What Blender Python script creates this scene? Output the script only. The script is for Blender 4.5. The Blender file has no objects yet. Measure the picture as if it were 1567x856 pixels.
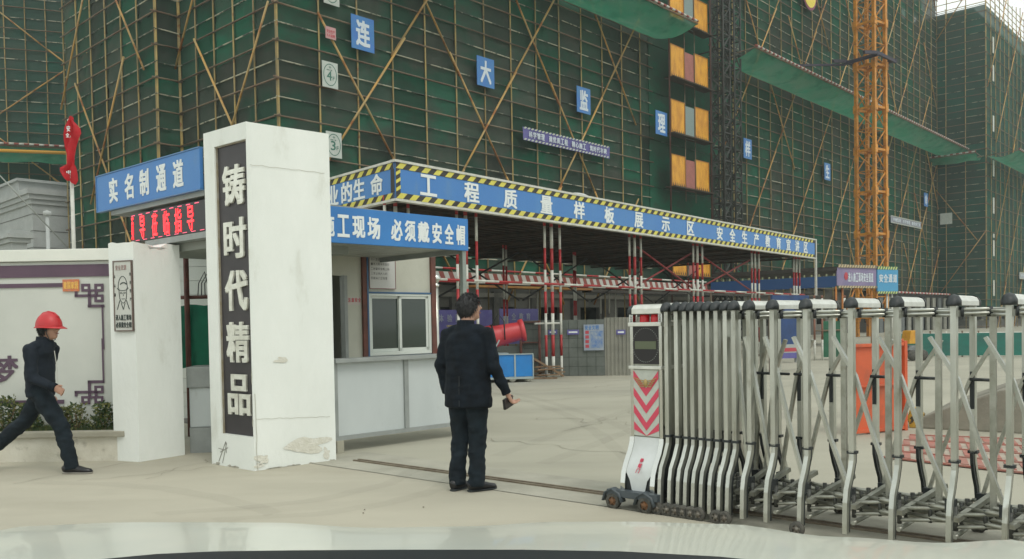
import bpy, bmesh, math, random
import numpy as np
from mathutils import Vector, Matrix, noise as mn
random.seed(7)
SC=bpy.context.scene; COL=SC.collection
rad=math.radians
# ------------------------------------------------------------------ camera, sky, sun, exposure
F=1300.;CXP=783.5;CYP=529.;H=1.44;PITCH=rad(-1.5);ROLL=rad(1.0)
fw=Vector((0,math.cos(PITCH),math.sin(PITCH)));u0=Vector((0,-math.sin(PITCH),math.cos(PITCH)));r0=Vector((1,0,0))
RT=r0*math.cos(ROLL)-u0*math.sin(ROLL);UP=u0*math.cos(ROLL)+r0*math.sin(ROLL)
cam_d=bpy.data.cameras.new('camera');cam=bpy.data.objects.new('camera',cam_d);COL.objects.link(cam);SC.camera=cam
M=Matrix((RT,UP,-fw)).transposed().to_4x4();M.translation=(0,0,H);cam.matrix_world=M
cam_d.sensor_fit='HORIZONTAL';cam_d.sensor_width=36;cam_d.lens=36*F/1567
cam_d.shift_y=(CYP-428)/1567;cam_d.clip_start=.05;cam_d.clip_end=3000
SUN_EL,SUN_AZ=rad(55),rad(150)
w=bpy.data.worlds.new('World');SC.world=w;w.use_nodes=True;nt=w.node_tree;nt.nodes.clear()
out=nt.nodes.new('ShaderNodeOutputWorld');bg=nt.nodes.new('ShaderNodeBackground')
sky=nt.nodes.new('ShaderNodeTexSky');sky.sky_type='NISHITA';sky.sun_disc=False;sky.sun_elevation=SUN_EL;sky.sun_rotation=SUN_AZ
sky.air_density=1.0;sky.dust_density=4;sky.ozone_density=1
mx=nt.nodes.new('ShaderNodeMixRGB');mx.inputs[2].default_value=(10.2,10.75,10.2,1)
cl=nt.nodes.new('ShaderNodeTexNoise');cl.inputs['Scale'].default_value=2.2;cl.inputs['Detail'].default_value=6
rp=nt.nodes.new('ShaderNodeMapRange');rp.inputs[1].default_value=.3;rp.inputs[2].default_value=.7;rp.inputs[3].default_value=.8;rp.inputs[4].default_value=.97
tc=nt.nodes.new('ShaderNodeTexCoord')
nt.links.new(tc.outputs['Generated'],cl.inputs['Vector']);nt.links.new(cl.outputs['Fac'],rp.inputs[0]);nt.links.new(rp.outputs[0],mx.inputs[0])
nt.links.new(sky.outputs[0],mx.inputs[1]);nt.links.new(mx.outputs[0],bg.inputs['Color']);bg.inputs['Strength'].default_value=.1
nt.links.new(bg.outputs[0],out.inputs[0])
sl=bpy.data.lights.new('sun','SUN');sl.energy=.8;sl.angle=rad(20);sl.color=(1,.97,.9);so=bpy.data.objects.new('sun',sl);COL.objects.link(so)
# sun direction: azimuth clockwise from +Y
sd=Vector((math.sin(SUN_AZ)*math.cos(SUN_EL),math.cos(SUN_AZ)*math.cos(SUN_EL),math.sin(SUN_EL)))
so.rotation_euler=sd.to_track_quat('Z','Y').to_euler();so.location=(0,0,60)
SC.view_settings.view_transform='Standard';SC.view_settings.look='None';SC.view_settings.gamma=1;SC.view_settings.exposure=0.25
SC.render.engine='CYCLES'
# ------------------------------------------------------------------ layout helpers
def ray(x,y): return fw+RT*((x-CXP)/F)+UP*((CYP-y)/F)
def G(x,y,z=0):
    d=ray(x,y);t=(z-H)/d.z;return Vector((d.x*t,d.y*t))
class Fr:
    """vertical plane frame: x along heading (deg clockwise from +Y), y into depth, z up"""
    def __init__(s,o,a):
        s.o=Vector((o[0],o[1]));s.a=a;s.u=Vector((math.sin(rad(a)),math.cos(rad(a))));s.v=Vector((-s.u.y,s.u.x))
    def s(s_,x,y,off=0):
        d=ray(x,y);n=Vector((s_.u.y,-s_.u.x));oo=s_.o+s_.v*off
        t=(oo.x*n.x+oo.y*n.y)/(d.x*n.x+d.y*n.y);p=d*t
        return ((p.x-s_.o.x)*s_.u.x+(p.y-s_.o.y)*s_.u.y, p.z+H)
    def w(s_,x,y): return s_.o+s_.u*x+s_.v*y
    @property
    def rz(s): return rad(90-s.a)
# ------------------------------------------------------------------ materials
MATS={}
def mat(name,c,rough=.7,metal=0,c2=None,ns=3.0,det=5,stretch=(1,1,1),bump=0,bs=40,emit=0,lo=.35,hi=.65,rand=0,spec=.5,alpha=None,transl=0,c3=None,ns3=.6,lo3=.55,hi3=.7,coat=0):
    if name in MATS: return MATS[name]
    m=bpy.data.materials.new(name);m.use_nodes=True;t=m.node_tree;b=t.nodes['Principled BSDF'];L=t.links.new
    b.inputs['Roughness'].default_value=rough;b.inputs['Metallic'].default_value=metal;b.inputs['Specular IOR Level'].default_value=spec
    b.inputs['Coat Weight'].default_value=coat
    b.inputs['Base Color'].default_value=(*c,1);last=None
    geo=t.nodes.new('ShaderNodeNewGeometry');mp=t.nodes.new('ShaderNodeMapping');mp.inputs['Scale'].default_value=stretch;L(geo.outputs['Position'],mp.inputs[0])
    def nz(scale,d,a,bb):
        n=t.nodes.new('ShaderNodeTexNoise');n.inputs['Scale'].default_value=scale;n.inputs['Detail'].default_value=d;n.inputs['Roughness'].default_value=.6
        L(mp.outputs[0],n.inputs['Vector']);r=t.nodes.new('ShaderNodeMapRange');r.inputs[1].default_value=a;r.inputs[2].default_value=bb;L(n.outputs['Fac'],r.inputs[0]);return r.outputs[0]
    if c2:
        k=t.nodes.new('ShaderNodeMixRGB');k.inputs[1].default_value=(*c,1);k.inputs[2].default_value=(*c2,1);L(nz(ns,det,lo,hi),k.inputs[0]);last=k.outputs[0]
    if c3:
        k=t.nodes.new('ShaderNodeMixRGB');k.inputs[2].default_value=(*c3,1);L(nz(ns3,8,lo3,hi3),k.inputs[0])
        if last: L(last,k.inputs[1])
        else: k.inputs[1].default_value=(*c,1)
        last=k.outputs[0]
    if rand:
        oi=t.nodes.new('ShaderNodeObjectInfo');hs=t.nodes.new('ShaderNodeHueSaturation');r=t.nodes.new('ShaderNodeMapRange');r.inputs[3].default_value=1-rand;r.inputs[4].default_value=1+rand
        L(oi.outputs['Random'],r.inputs[0]);L(r.outputs[0],hs.inputs['Value']);hs.inputs['Color'].default_value=(*c,1)
        if last: L(last,hs.inputs['Color'])
        last=hs.outputs[0]
    if last: L(last,b.inputs['Base Color'])
    if emit:
        b.inputs['Emission Color'].default_value=(*c,1);b.inputs['Emission Strength'].default_value=emit
    if bump:
        n=t.nodes.new('ShaderNodeTexNoise');n.inputs['Scale'].default_value=bs;n.inputs['Detail'].default_value=6;L(mp.outputs[0],n.inputs['Vector'])
        bp=t.nodes.new('ShaderNodeBump');bp.inputs['Strength'].default_value=bump;bp.inputs['Distance'].default_value=.02;L(n.outputs['Fac'],bp.inputs['Height']);L(bp.outputs[0],b.inputs['Normal'])
    if alpha is not None or transl:
        o=t.nodes['Material Output'];sh=b.outputs[0]
        if transl:
            tr=t.nodes.new('ShaderNodeBsdfTranslucent');tr.inputs[0].default_value=(*c,1)
            if last: L(last,tr.inputs[0])
            ms=t.nodes.new('ShaderNodeMixShader');ms.inputs[0].default_value=transl;L(sh,ms.inputs[1]);L(tr.outputs[0],ms.inputs[2]);sh=ms.outputs[0]
        if alpha is not None:
            tp=t.nodes.new('ShaderNodeBsdfTransparent');ms=t.nodes.new('ShaderNodeMixShader');ms.inputs[0].default_value=alpha;L(tp.outputs[0],ms.inputs[1]);L(sh,ms.inputs[2]);sh=ms.outputs[0]
        L(sh,o.inputs['Surface'])
    MATS[name]=m;return m
plaster=mat('white_plaster',(.80,.825,.79),.85,c2=(.72,.75,.71),ns=1.3,det=9,bump=.22,bs=22,c3=(.60,.61,.55),ns3=2.6,lo3=.58,hi3=.74,stretch=(1,1,.45))
coping=mat('coping_paint',(.76,.77,.71),.8,c2=(.68,.70,.64),ns=2)
plaster_patch=mat('exposed_render',(.60,.585,.50),.95,c2=(.70,.69,.62),ns=14,bump=.5,bs=60)
concrete=mat('yard_concrete',(.395,.380,.305),.9,c2=(.335,.322,.256),ns=.55,det=9,bump=.12,bs=25,c3=(.30,.29,.235),ns3=.45,lo3=.54,hi3=.66,stretch=(.4,1,1))
apron=mat('apron_concrete',(.435,.408,.325),.9,c2=(.375,.352,.28),ns=.9,det=10,bump=.12,bs=30,c3=(.36,.335,.265),ns3=.8,lo3=.5,hi3=.66,stretch=(.4,1,1))
strip=mat('track_strip_concrete',(.31,.30,.245),.95,c2=(.39,.375,.31),ns=2.2,det=9,bump=.2,bs=30)
dark_gap=mat('joint_dirt',(.16,.145,.11),.95,c2=(.24,.22,.175),ns=8)
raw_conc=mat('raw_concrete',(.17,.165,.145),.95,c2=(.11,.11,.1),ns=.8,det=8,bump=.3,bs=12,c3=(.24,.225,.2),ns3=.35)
inner=mat('dark_interior',(.02,.021,.02),.95)  # near-black: shade of unlit rooms put into the colour
steel=mat('brushed_stainless',(.56,.575,.53),.30,.8,c2=(.40,.41,.36),ns=7,stretch=(1,1,.3),bump=.06,bs=14,rand=.10,c3=(.26,.25,.20),ns3=6,lo3=.60,hi3=.72)
steel_dull=mat('dull_stainless',(.47,.475,.42),.42,.65,c2=(.34,.345,.29),ns=9,c3=(.24,.22,.17),ns3=16,lo3=.55,hi3=.8)
chrome=mat('polished_steel',(.62,.63,.6),.14,1)
cap_m=mat('brushed_cap',(.70,.71,.66),.38,.45,c2=(.58,.59,.54),ns=10)
black_pl=mat('black_plastic',(.02,.025,.027),.5)
rubber=mat('rubber',(.05,.05,.045),.85,c2=(.10,.095,.08),ns=20)
rust=mat('rust',(.22,.10,.04),.9,c2=(.12,.07,.04),ns=20)
red_p=mat('red_paint',(.42,.02,.025),.5,c2=(.30,.025,.025),ns=6)
white_p=mat('white_paint',(.62,.62,.57),.55,c2=(.48,.48,.42),ns=6)
yellow_p=mat('yellow_print',(.66,.60,.10),.6,c2=(.58,.52,.10),ns=5);black_p=mat('black_print',(.035,.033,.03),.6)
blue_s=mat('blue_sign',(.05,.19,.50),.5,c2=(.065,.215,.50),ns=.8,c3=(.09,.22,.44),ns3=2.2,lo3=.58,hi3=.75,stretch=(1,1,.4),bump=.15,bs=2)
blue_s2=mat('blue_vinyl',(.035,.20,.52),.45,c2=(.03,.17,.46),ns=2.0)
white_s=mat('white_lettering',(.72,.76,.76),.6)
purple_s=mat('purple_sign',(.10,.09,.30),.6,c2=(.13,.12,.32),ns=3)
led_bg=mat('led_board',(.012,.010,.012),.4);led_r=mat('led_red',(1.0,.035,.045),.5,emit=1.7)
charcoal=mat('charcoal_panel',(.034,.030,.034),.5,c2=(.05,.045,.048),ns=3)
frame_g=mat('grey_frame_paint',(.24,.26,.25),.5,c2=(.3,.32,.31),ns=4)
panel_g=mat('pale_panel',(.52,.56,.56),.42,c2=(.46,.50,.50),ns=1.5,c3=(.36,.38,.36),ns3=5,lo3=.62,hi3=.75,stretch=(1,1,.35))
cabin=mat('cabin_panel',(.50,.50,.43),.6,c2=(.44,.44,.37),ns=2)
brown=mat('brown_post',(.16,.055,.04),.7,c2=(.10,.04,.03),ns=6)
bamboo=mat('yellow_pole',(.36,.26,.085),.6,c2=(.24,.19,.09),ns=1.2,c3=(.20,.09,.03),ns3=2,lo3=.58,hi3=.66,rand=.22)
ledg=mat('rusty_ledger',(.12,.07,.045),.7,c2=(.17,.14,.09),ns=1.1,rand=.25)
railm=mat('pale_rail',(.36,.35,.26),.6,c2=(.035,.05,.036),ns=1.3,lo=.46,hi=.54,rand=.2)
brace_m=mat('orange_brace',(.50,.28,.07),.6,c2=(.36,.27,.12),ns=.9,c3=(.26,.10,.025),ns3=1.2,lo3=.5,hi3=.6,rand=.2)
net_c=dict(rough=.9,bump=.6,bs=5,ns=.55,det=9,stretch=(1,1,1.6),spec=.1,transl=.25,ns3=.26,lo3=.49,hi3=.60)
nets=[mat('green_net_%s'%n,c,c2=c2,c3=c3,alpha=a,rand=.32,**net_c) for n,c,c2,c3,a in (('deep',(.034,.100,.066),(.050,.085,.062),(.026,.130,.080),.93),('worn',(.062,.090,.070),(.042,.080,.060),(.032,.118,.076),.91),('grey',(.088,.100,.082),(.058,.088,.068),(.044,.105,.074),.9))]
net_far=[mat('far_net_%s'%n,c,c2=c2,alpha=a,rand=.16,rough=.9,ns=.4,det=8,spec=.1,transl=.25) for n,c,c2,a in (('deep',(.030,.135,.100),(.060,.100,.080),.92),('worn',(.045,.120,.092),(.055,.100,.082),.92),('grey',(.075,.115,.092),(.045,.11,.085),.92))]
net_catch=mat('catch_net',(.045,.29,.17),.9,c2=(.12,.30,.20),ns=.5,c3=(.03,.19,.115),ns3=.8,lo3=.5,hi3=.7,stretch=(1,1,2),alpha=.80,transl=.5,spec=.1)
teal_net=mat('teal_mesh',(.02,.17,.13),.8,c2=(.03,.12,.10),ns=1.2,stretch=(1,1,3))
crane_m=mat('crane_yellow',(.66,.28,.03),.55,c2=(.42,.17,.025),ns=2,c3=(.22,.09,.03),ns3=3)
door_m=mat('orange_door',(.74,.37,.03),.6,c2=(.52,.22,.02),ns=2.6,stretch=(1,1,.4))
pink_m=mat('pink_panel',(.36,.13,.11),.7,c2=(.28,.11,.09),ns=3);greyb=mat('grey_blue_panel',(.20,.26,.25),.6)
orange_b=mat('orange_red_steel',(.62,.12,.045),.55,c2=(.52,.10,.04),ns=2,c3=(.38,.10,.05),ns3=2.5)
grey_h=mat('grey_house_render',(.42,.44,.43),.9,c2=(.36,.38,.37),ns=1.5)
glass=mat('dark_glass',(.02,.035,.028),.08,spec=.8)
wood=mat('scrap_wood',(.17,.10,.055),.85,c2=(.25,.17,.1),ns=4)
skin=mat('skin',(.36,.20,.135),.55,c2=(.42,.24,.17),ns=20)
hair=mat('black_hair',(.006,.006,.007),.5,c2=(.02,.02,.022),ns=14,stretch=(1,1,.4),bump=.5,bs=160)
navy=mat('navy_wool_jacket',(.007,.0125,.020),.9,spec=.25,c2=(.003,.005,.008),ns=9,bump=.2,bs=120)
navy2=mat('dark_blue_work_jacket',(.011,.017,.026),.85,spec=.3,c2=(.007,.012,.019),ns=8,bump=.15,bs=100)
trs=mat('dark_trousers',(.009,.017,.024),.9,spec=.3,c2=(.005,.009,.013),ns=9,bump=.12,bs=80)
leather=mat('black_leather',(.008,.008,.010),.3)
helmet_m=mat('red_helmet_plastic',(.50,.022,.028),.42,c2=(.42,.025,.03),ns=14)
car_w=mat('white_car_paint',(.64,.645,.555),.30,coat=.25,c2=(.54,.565,.50),ns=2)
dash_m=mat('black_cowl_plastic',(.010,.013,.015),.5)
# ------------------------------------------------------------------ mesh helpers
class MB:
    def __init__(s): s.v=[];s.f=[];s.mi=[];s.cur=0;s.sm=[]
    def add(s,vs,fs,smooth=False):
        o=len(s.v);s.v+= [tuple(p) for p in vs];s.f+=[tuple(i+o for i in f) for f in fs];s.mi+=[s.cur]*len(fs);s.sm+=[smooth]*len(fs);return s
    def box(s,x0,x1,y0,y1,z0,z1,Mx=None):
        vs=[Vector((x,y,z)) for z in (z0,z1) for y in (y0,y1) for x in (x0,x1)]
        if Mx: vs=[Mx@v for v in vs]
        return s.add(vs,[(0,2,3,1),(4,5,7,6),(0,1,5,4),(2,6,7,3),(0,4,6,2),(1,3,7,5)])
    def tube(s,a,b,r,n=6,r2=None,cap=True):
        return s.path([a,b],[r,r if r2 is None else r2],n,cap)
    def path(s,pts,rs,n=8,cap=True,side=None,smooth=True):
        """tube along points; rs = radius or (ra,rb) per point"""
        pts=[Vector(p) for p in pts]
        if not isinstance(rs,(list,tuple)): rs=[rs]*len(pts)
        d0=(pts[1]-pts[0]).normalized();sd=Vector(side) if side else (Vector((0,0,1)) if abs(d0.z)<.9 else Vector((1,0,0)))
        vs=[];K=len(pts)
        for i,p in enumerate(pts):
            d=(pts[min(i+1,K-1)]-pts[max(i-1,0)]).normalized()
            a=(sd-d*sd.dot(d)).normalized();b=d.cross(a)
            r=rs[i];ra,rb=r if isinstance(r,(tuple,list)) else (r,r)
            for k in range(n):
                t=2*math.pi*(k+.5)/n;vs.append(p+a*(math.cos(t)*ra)+b*(math.sin(t)*rb))
        fs=[]
        for i in range(K-1):
            for k in range(n):
                q=(k+1)%n;fs.append((i*n+k,i*n+q,(i+1)*n+q,(i+1)*n+k))
        s.add(vs,fs,smooth and n>5)
        if cap: 
            o=len(s.v)-len(vs);s.f+=[tuple(o+k for k in reversed(range(n))),tuple(o+(K-1)*n+k for k in range(n))];s.mi+=[s.cur]*2;s.sm+=[False]*2
        return s
    def bar(s,a,b,w,h,up=(0,0,1)):
        """rectangular bar"""
        return s.path([a,b],[(h/math.sqrt(2)*1.0,w/math.sqrt(2)*1.0)]*2,4,True,up,False)
    def bars(s,pts,w,h,up=(0,0,1)):
        return s.path(pts,[(h/math.sqrt(2),w/math.sqrt(2))]*len(pts),4,True,up,False)
    def ell(s,c,r,Mx=None,n=14,m=10):
        c=Vector(c);vs=[];R=Mx or Matrix.Identity(3)
        for i in range(m+1):
            ph=math.pi*i/m
            for k in range(n):
                t=2*math.pi*k/n;vs.append(c+R@Vector((r[0]*math.sin(ph)*math.cos(t),r[1]*math.sin(ph)*math.sin(t),-r[2]*math.cos(ph))))
        fs=[(i*n+k,i*n+(k+1)%n,(i+1)*n+(k+1)%n,(i+1)*n+k) for i in range(m) for k in range(n)]
        return s.add(vs,fs,True)
    def prism(s,poly,y0,y1,ax='y'):
        """poly in (x,z) extruded in y (or (x,y) in z)"""
        n=len(poly)
        if ax=='y': vs=[(p[0],y0,p[1]) for p in poly]+[(p[0],y1,p[1]) for p in poly]
        elif ax=='z': vs=[(p[0],p[1],y0) for p in poly]+[(p[0],p[1],y1) for p in poly]
        else: vs=[(y0,p[0],p[1]) for p in poly]+[(y1,p[0],p[1]) for p in poly]
        fs=[tuple(range(n)),tuple(reversed(range(n,2*n)))]+[(i,i+n,(i+1)%n+n,(i+1)%n) for i in range(n)]
        return s.add(vs,fs)
    def lathe(s,prof,c,n=16,Mx=None,smooth=True):
        vs=[];c=Vector(c);R=Mx or Matrix.Identity(3)
        for r,z in prof:
            for k in range(n): t=2*math.pi*k/n;vs.append(c+R@Vector((r*math.cos(t),r*math.sin(t),z)))
        fs=[(i*n+k,i*n+(k+1)%n,(i+1)*n+(k+1)%n,(i+1)*n+k) for i in range(len(prof)-1) for k in range(n)]
        return s.add(vs,fs,smooth)
    def mesh(s,name,mats,bev=0):
        me=bpy.data.meshes.new(name);me.from_pydata(s.v,[],s.f)
        for m in (mats if isinstance(mats,(list,tuple)) else [mats]): me.materials.append(m)
        me.polygons.foreach_set('material_index',s.mi);me.polygons.foreach_set('use_smooth',s.sm)
        bm=bmesh.new();bm.from_mesh(me)
        bmesh.ops.recalc_face_normals(bm,faces=bm.faces)
        if bev:
            es=[e for e in bm.edges if len(e.link_faces)==2 and e.calc_face_angle(0)>.6]
            bmesh.ops.bevel(bm,geom=es,offset=bev,segments=2,affect='EDGES',profile=.6)
        bm.to_mesh(me);bm.free();me.update();return me
def link(name,data,parent=None,loc=None,rz=0):
    o=bpy.data.objects.new(name,data);COL.objects.link(o)
    if parent: o.parent=parent
    if loc is not None: o.location=loc
    if rz: o.rotation_euler.z=rz
    return o
SPLIT={'link_joint','cross_rail','corner_column','ground_column','floor_slab','rail_lip','white_strip','black_moulding','red_panels','corner_trim','cap_bracket','edge_pole','slot','tread','blue_trim','support_post','wall_tie','cornice','shelf','castor','slanted_pole','pole','post_tie','white_edging','dark_deck','hinge_post','side_wall','panel_edging','roof_deck'}
def components(mb):
    p=list(range(len(mb.v)))
    def fd(a):
        while p[a]!=a: p[a]=p[p[a]];a=p[a]
        return a
    for f in mb.f:
        r=fd(f[0])
        for q in f[1:]: p[fd(q)]=r
    gr={}
    for k,f in enumerate(mb.f): gr.setdefault(fd(f[0]),[]).append(k)
    out=[]
    for ks in gr.values():
        n=MB();ix={}
        for k in ks:
            fs=[]
            for q in mb.f[k]:
                if q not in ix: ix[q]=len(n.v);n.v.append(mb.v[q])
                fs.append(ix[q])
            n.f.append(tuple(fs));n.mi.append(mb.mi[k]);n.sm.append(mb.sm[k])
        out.append(n)
    return out
def part(name,mb,m,parent,bev=0,label=None,kind=None):
    if name in SPLIT and isinstance(mb,MB):
        cs=components(mb)
        if len(cs)>1: return [link(name,c.mesh(name,m,bev),parent) for c in cs][0]
    o=link(name,mb.mesh(name,m,bev) if isinstance(mb,MB) else mb,parent)
    if label:o['label']=label
    if kind:o['kind']=kind
    return o
def thing(name,label,cat,loc=(0,0,0),rz=0,group=None):
    o=link(name,None,None,(loc[0],loc[1],loc[2] if len(loc)>2 else 0),rz);o['label']=label;o['category']=cat
    if group:o['group']=group
    return o
def tag(o,label,cat,group=None):
    o['label']=label;o['category']=cat
    if group:o['group']=group
    return o
def single(name,mb,m,label,cat,loc=(0,0,0),rz=0,group=None,bev=0):
    o=link(name,mb.mesh(name,m,bev),None,(loc[0],loc[1],loc[2] if len(loc)>2 else 0),rz);return tag(o,label,cat,group)
def struct(name,mb,m): 
    o=link(name,mb.mesh(name,m));o['kind']='structure';return o
def inst(name,me,parent,loc,rz=0,label=None):
    o=link(name,me,parent,loc,rz)
    if label:o['label']=label
    return o
def clone_tree(root,loc,rz=None,label=None):
    r=root.copy();COL.objects.link(r);r.location=loc
    if rz is not None:r.rotation_euler.z=rz
    if label:r['label']=label
    for ch in root.children:
        c=ch.copy();COL.objects.link(c);c.parent=r
        for g in ch.children: d=g.copy();COL.objects.link(d);d.parent=c
    return r
_tc={}
def glyph(ch,bold=.018,res=2):
    k=(ch,bold,res)
    if k in _tc:return _tc[k]
    cu=bpy.data.curves.new('t','FONT');cu.body=ch;cu.size=1;cu.offset=0;cu.resolution_u=res
    o=bpy.data.objects.new('t',cu);COL.objects.link(o);bpy.context.view_layer.update()
    ev=o.evaluated_get(bpy.context.evaluated_depsgraph_get());me=ev.to_mesh()
    vs=np.array([v.co[:2] for v in me.vertices]) if len(me.vertices) else np.zeros((0,2));fs=[tuple(p.vertices) for p in me.polygons]
    # boundary edges for extrusion
    cnt={}
    for f in fs:
        for i in range(len(f)):
            a,b=f[i],f[(i+1)%len(f)];cnt[(a,b)]=cnt.get((a,b),0)+1
    bd=[e for e in cnt if (e[1],e[0]) not in cnt]
    ev.to_mesh_clear();bpy.data.objects.remove(o);bpy.data.curves.remove(cu)
    _tc[k]=(vs,fs,bd);return _tc[k]
def letters(mb,items,y=0,th=.004,bold=.018,res=2,Mx=None):
    """items: (text,cx,cz,w,h): glyph bbox fitted into w x h; faces -y. Weight comes from slightly shifted copies"""
    for ch,cx,cz,w_,h_ in items:
        vs,fs,bd=glyph(ch,0,res)
        if not len(vs):continue
        a,b=vs.min(0),vs.max(0);sz=np.maximum(b-a,1e-6);n=len(vs)
        if w_ is None: w_=h_*sz[0]/sz[1]
        bx=bold*w_*.8;bz=bold*h_*.55
        q=(vs-(a+b)/2)/sz*np.array([w_-2*bx,h_-2*bz])
        sh=[(-bx,-bz),(bx,bz),(bx,-bz),(-bx,bz)]+([(0,0)] if bold>.03 else []) if bold>.012 else [(0,0)]
        for k,(dx,dz) in enumerate(sh):
            e=.0004*k;V=[(cx+p[0]+dx,y-th-e,cz+p[1]+dz) for p in q]+[(cx+p[0]+dx,y,cz+p[1]+dz) for p in q]
            mb.add(V,[f for f in fs]+[(e_[0],e_[0]+n,e_[1]+n,e_[1]) for e_ in bd])
    return mb
def characters(par,items,m,y=0,th=.004,bold=.018,res=2):
    for it_ in items: part('character',letters(MB(),[it_],y,th,bold,res),m,par)
def stripes(mb,x0,x1,z0,z1,step,y,th,slant,flip=1):
    """parallelogram stripes between x0..x1"""
    n=int((x1-x0)/step)
    for i in range(n):
        a=x0+i*step;b=a+step*.5;k=slant*flip
        mb.prism([(max(min(a,x1),x0),z0),(min(b,x1),z0),(max(min(b+k,x1),x0),z1),(max(min(a+k,x1),x0),z1)],y-th,y)
    return mb
def xband(mbs,a,b,r,L,n=8,ph=0):
    """tube in alternating bands; mbs: one MB with material 0/1"""
    a=Vector(a);b=Vector(b);D=(b-a).length;d=(b-a)/D;t=-ph;i=0
    while t<D:
        t0=max(t,0);t1=min(t+L,D)
        if t1>t0: mbs.cur=i%2;mbs.tube(a+d*t0,a+d*t1,r,n)
        t+=L;i+=1
    mbs.cur=0
# ================================================================== ground
def quadsheet(name,pts,z,m,sub=1):
    mb=MB();mb.add([(p[0],p[1],z) for p in pts],[tuple(range(len(pts)))]);return struct(name,mb,m)
mb=MB();n=40;S=700
mb.add([(-S+2*S*i/n,-S+2*S*j/n+100,0) for j in range(n+1) for i in range(n+1)],[(j*(n+1)+i,j*(n+1)+i+1,(j+1)*(n+1)+i+1,(j+1)*(n+1)+i) for j in range(n) for i in range(n)])
struct('ground',mb,concrete)
def ext(a,b,k0,k1):
    d=(b-a);return a-d*k0,b+d*k1
g0=G(545,706);gq=G(940,760);ga=math.degrees(math.atan2(gq.x-g0.x,gq.y-g0.y));FT=Fr(g0,ga);LT=16
ylo=FT.s(0,0);lo=lambda x,y:((G(x,y)-FT.o).dot(FT.u),(G(x,y)-FT.o).dot(FT.v))
yb=(lo(560,723)[1]+lo(944,779)[1])/2;yt=(lo(640,699)[1]+lo(935,745)[1])/2
P_=lambda x,y:FT.w(x,y)
quadsheet('pavement',[P_(20,yb),P_(-16,yb),P_(-16,yb-60),P_(20,yb-60)][::-1],.005,apron)
quadsheet('gate_track_strip',[P_(-.4,yb+.003),P_(20,yb+.003),P_(20,yt),P_(-.4,yt)],.009,strip)
mb=MB();rng=random.Random(3)
def crack(mb,p,q,w,wob,n=24,z=.006):
    p=Vector(p);q=Vector(q);d=(q-p);nn=Vector((-d.y,d.x)).normalized();L=[]
    for i in range(n+1):
        c=p+d*i/n+nn*(wob*(mn.noise((i*.35,p.x,q.y))));ww=w*.4*(.5+rng.random()*.8)/2
        L+=[(c.x+nn.x*ww,c.y+nn.y*ww,z),(c.x-nn.x*ww,c.y-nn.y*ww,z)]
    mb.add(L,[(2*i,2*i+1,2*i+3,2*i+2) for i in range(n)])
for a,b,wd,wo in [((760,617),(1000,603),.05,.3),((820,640),(1010,655),.04,.5),((640,600),(1010,598),.04,.1),((700,668),(1000,700),.03,.3),((860,660),(1010,625),.03,.4),((1170,625),(1400,640),.05,.5),((1180,590),(1380,600),.05,.4),((780,600),(960,590),.06,.5)]:
    crack(mb,G(*a),G(*b),wd,wo)
fr0=Vector((math.sin(rad(43)),math.cos(rad(43))));fv0=Vector((-fr0.y,fr0.x))
for k in range(4,14,1): 
    p=Vector((0,10))+fr0*(k*4-14);crack(mb,p+fv0*-22,p+fv0*9,.014,.02,60,.004) if k>6 else None
for k in range(0,4): 
    p=Vector((0,12))+fv0*(-4.5*k+4);crack(mb,p+fr0*4,p+fr0*44,.014,.02,60,.0045)
struct('yard_joints',mb,mat('joint_filler',(.22,.20,.155),.95,c2=(.28,.26,.2),ns=5))
mb=MB();crack(mb,ext(G(330,716),G(320,705),0,0)[0],G(120,738),.02,.15,20,.011);crack(mb,G(225,735),G(330,700),.015,.2,20,.011);crack(mb,G(20,742),G(205,708),.02,.05,20,.011)
struct('pavement_cracks',mb,dark_gap)
# recessed rail of the gate track: steel channel with a dark slot
t=thing('gate_track','long steel guide channel of the sliding gate set in the concrete','track',g0,FT.rz)
mb=MB();mb.box(0,LT,-.045,-.02,.0,.022);mb.box(0,LT,.02,.045,.0,.022);part('rail_lip',mb,mat('rail_brown',(.13,.10,.07),.8,c2=(.2,.17,.12),ns=9),t)
mb=MB();mb.box(0,LT,-.02,.02,.0,.014);part('slot',mb,dark_gap,t)
tyre=mat('tyre_dust',(.13,.125,.105),.95,c2=(.2,.19,.16),ns=3,alpha=.05)
mb=MB();rt=random.Random(9)
for q,(p0,p1,b_) in enumerate((((700,590),(1010,762),.8),((735,592),(1180,800),.7),((1250,560),(760,700),-.6),((1330,570),(830,712),-.7),((640,720),(240,790),.5),((700,730),(330,800),.5),((60,740),(420,790),.3))):
    A_,B_=G(*p0),G(*p1);d=B_-A_;nn=Vector((-d.y,d.x)).normalized();L=[]
    for i in range(41):
        u_=i/40;c=A_+d*u_+nn*(b_*math.sin(math.pi*u_)+.05*mn.noise((u_*6,q,1)));ww=.09+.03*mn.noise((u_*20,q,4));L+=[(c.x+nn.x*ww,c.y+nn.y*ww,.0125+.0006*q),(c.x-nn.x*ww,c.y-nn.y*ww,.0125+.0006*q)]
    mb.add(L,[(2*i,2*i+1,2*i+3,2*i+2) for i in range(40)])
struct('tyre_marks',mb,tyre)
# little stones near the bonnet
mb=MB()
for a,b in ((556,788),(558,783),(648,779)):
    g=G(a,b);mb.ell((g.x,g.y,.015),(.008,.007,.005),n=6,m=4)
struct('pebbles',mb,dark_gap)
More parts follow.
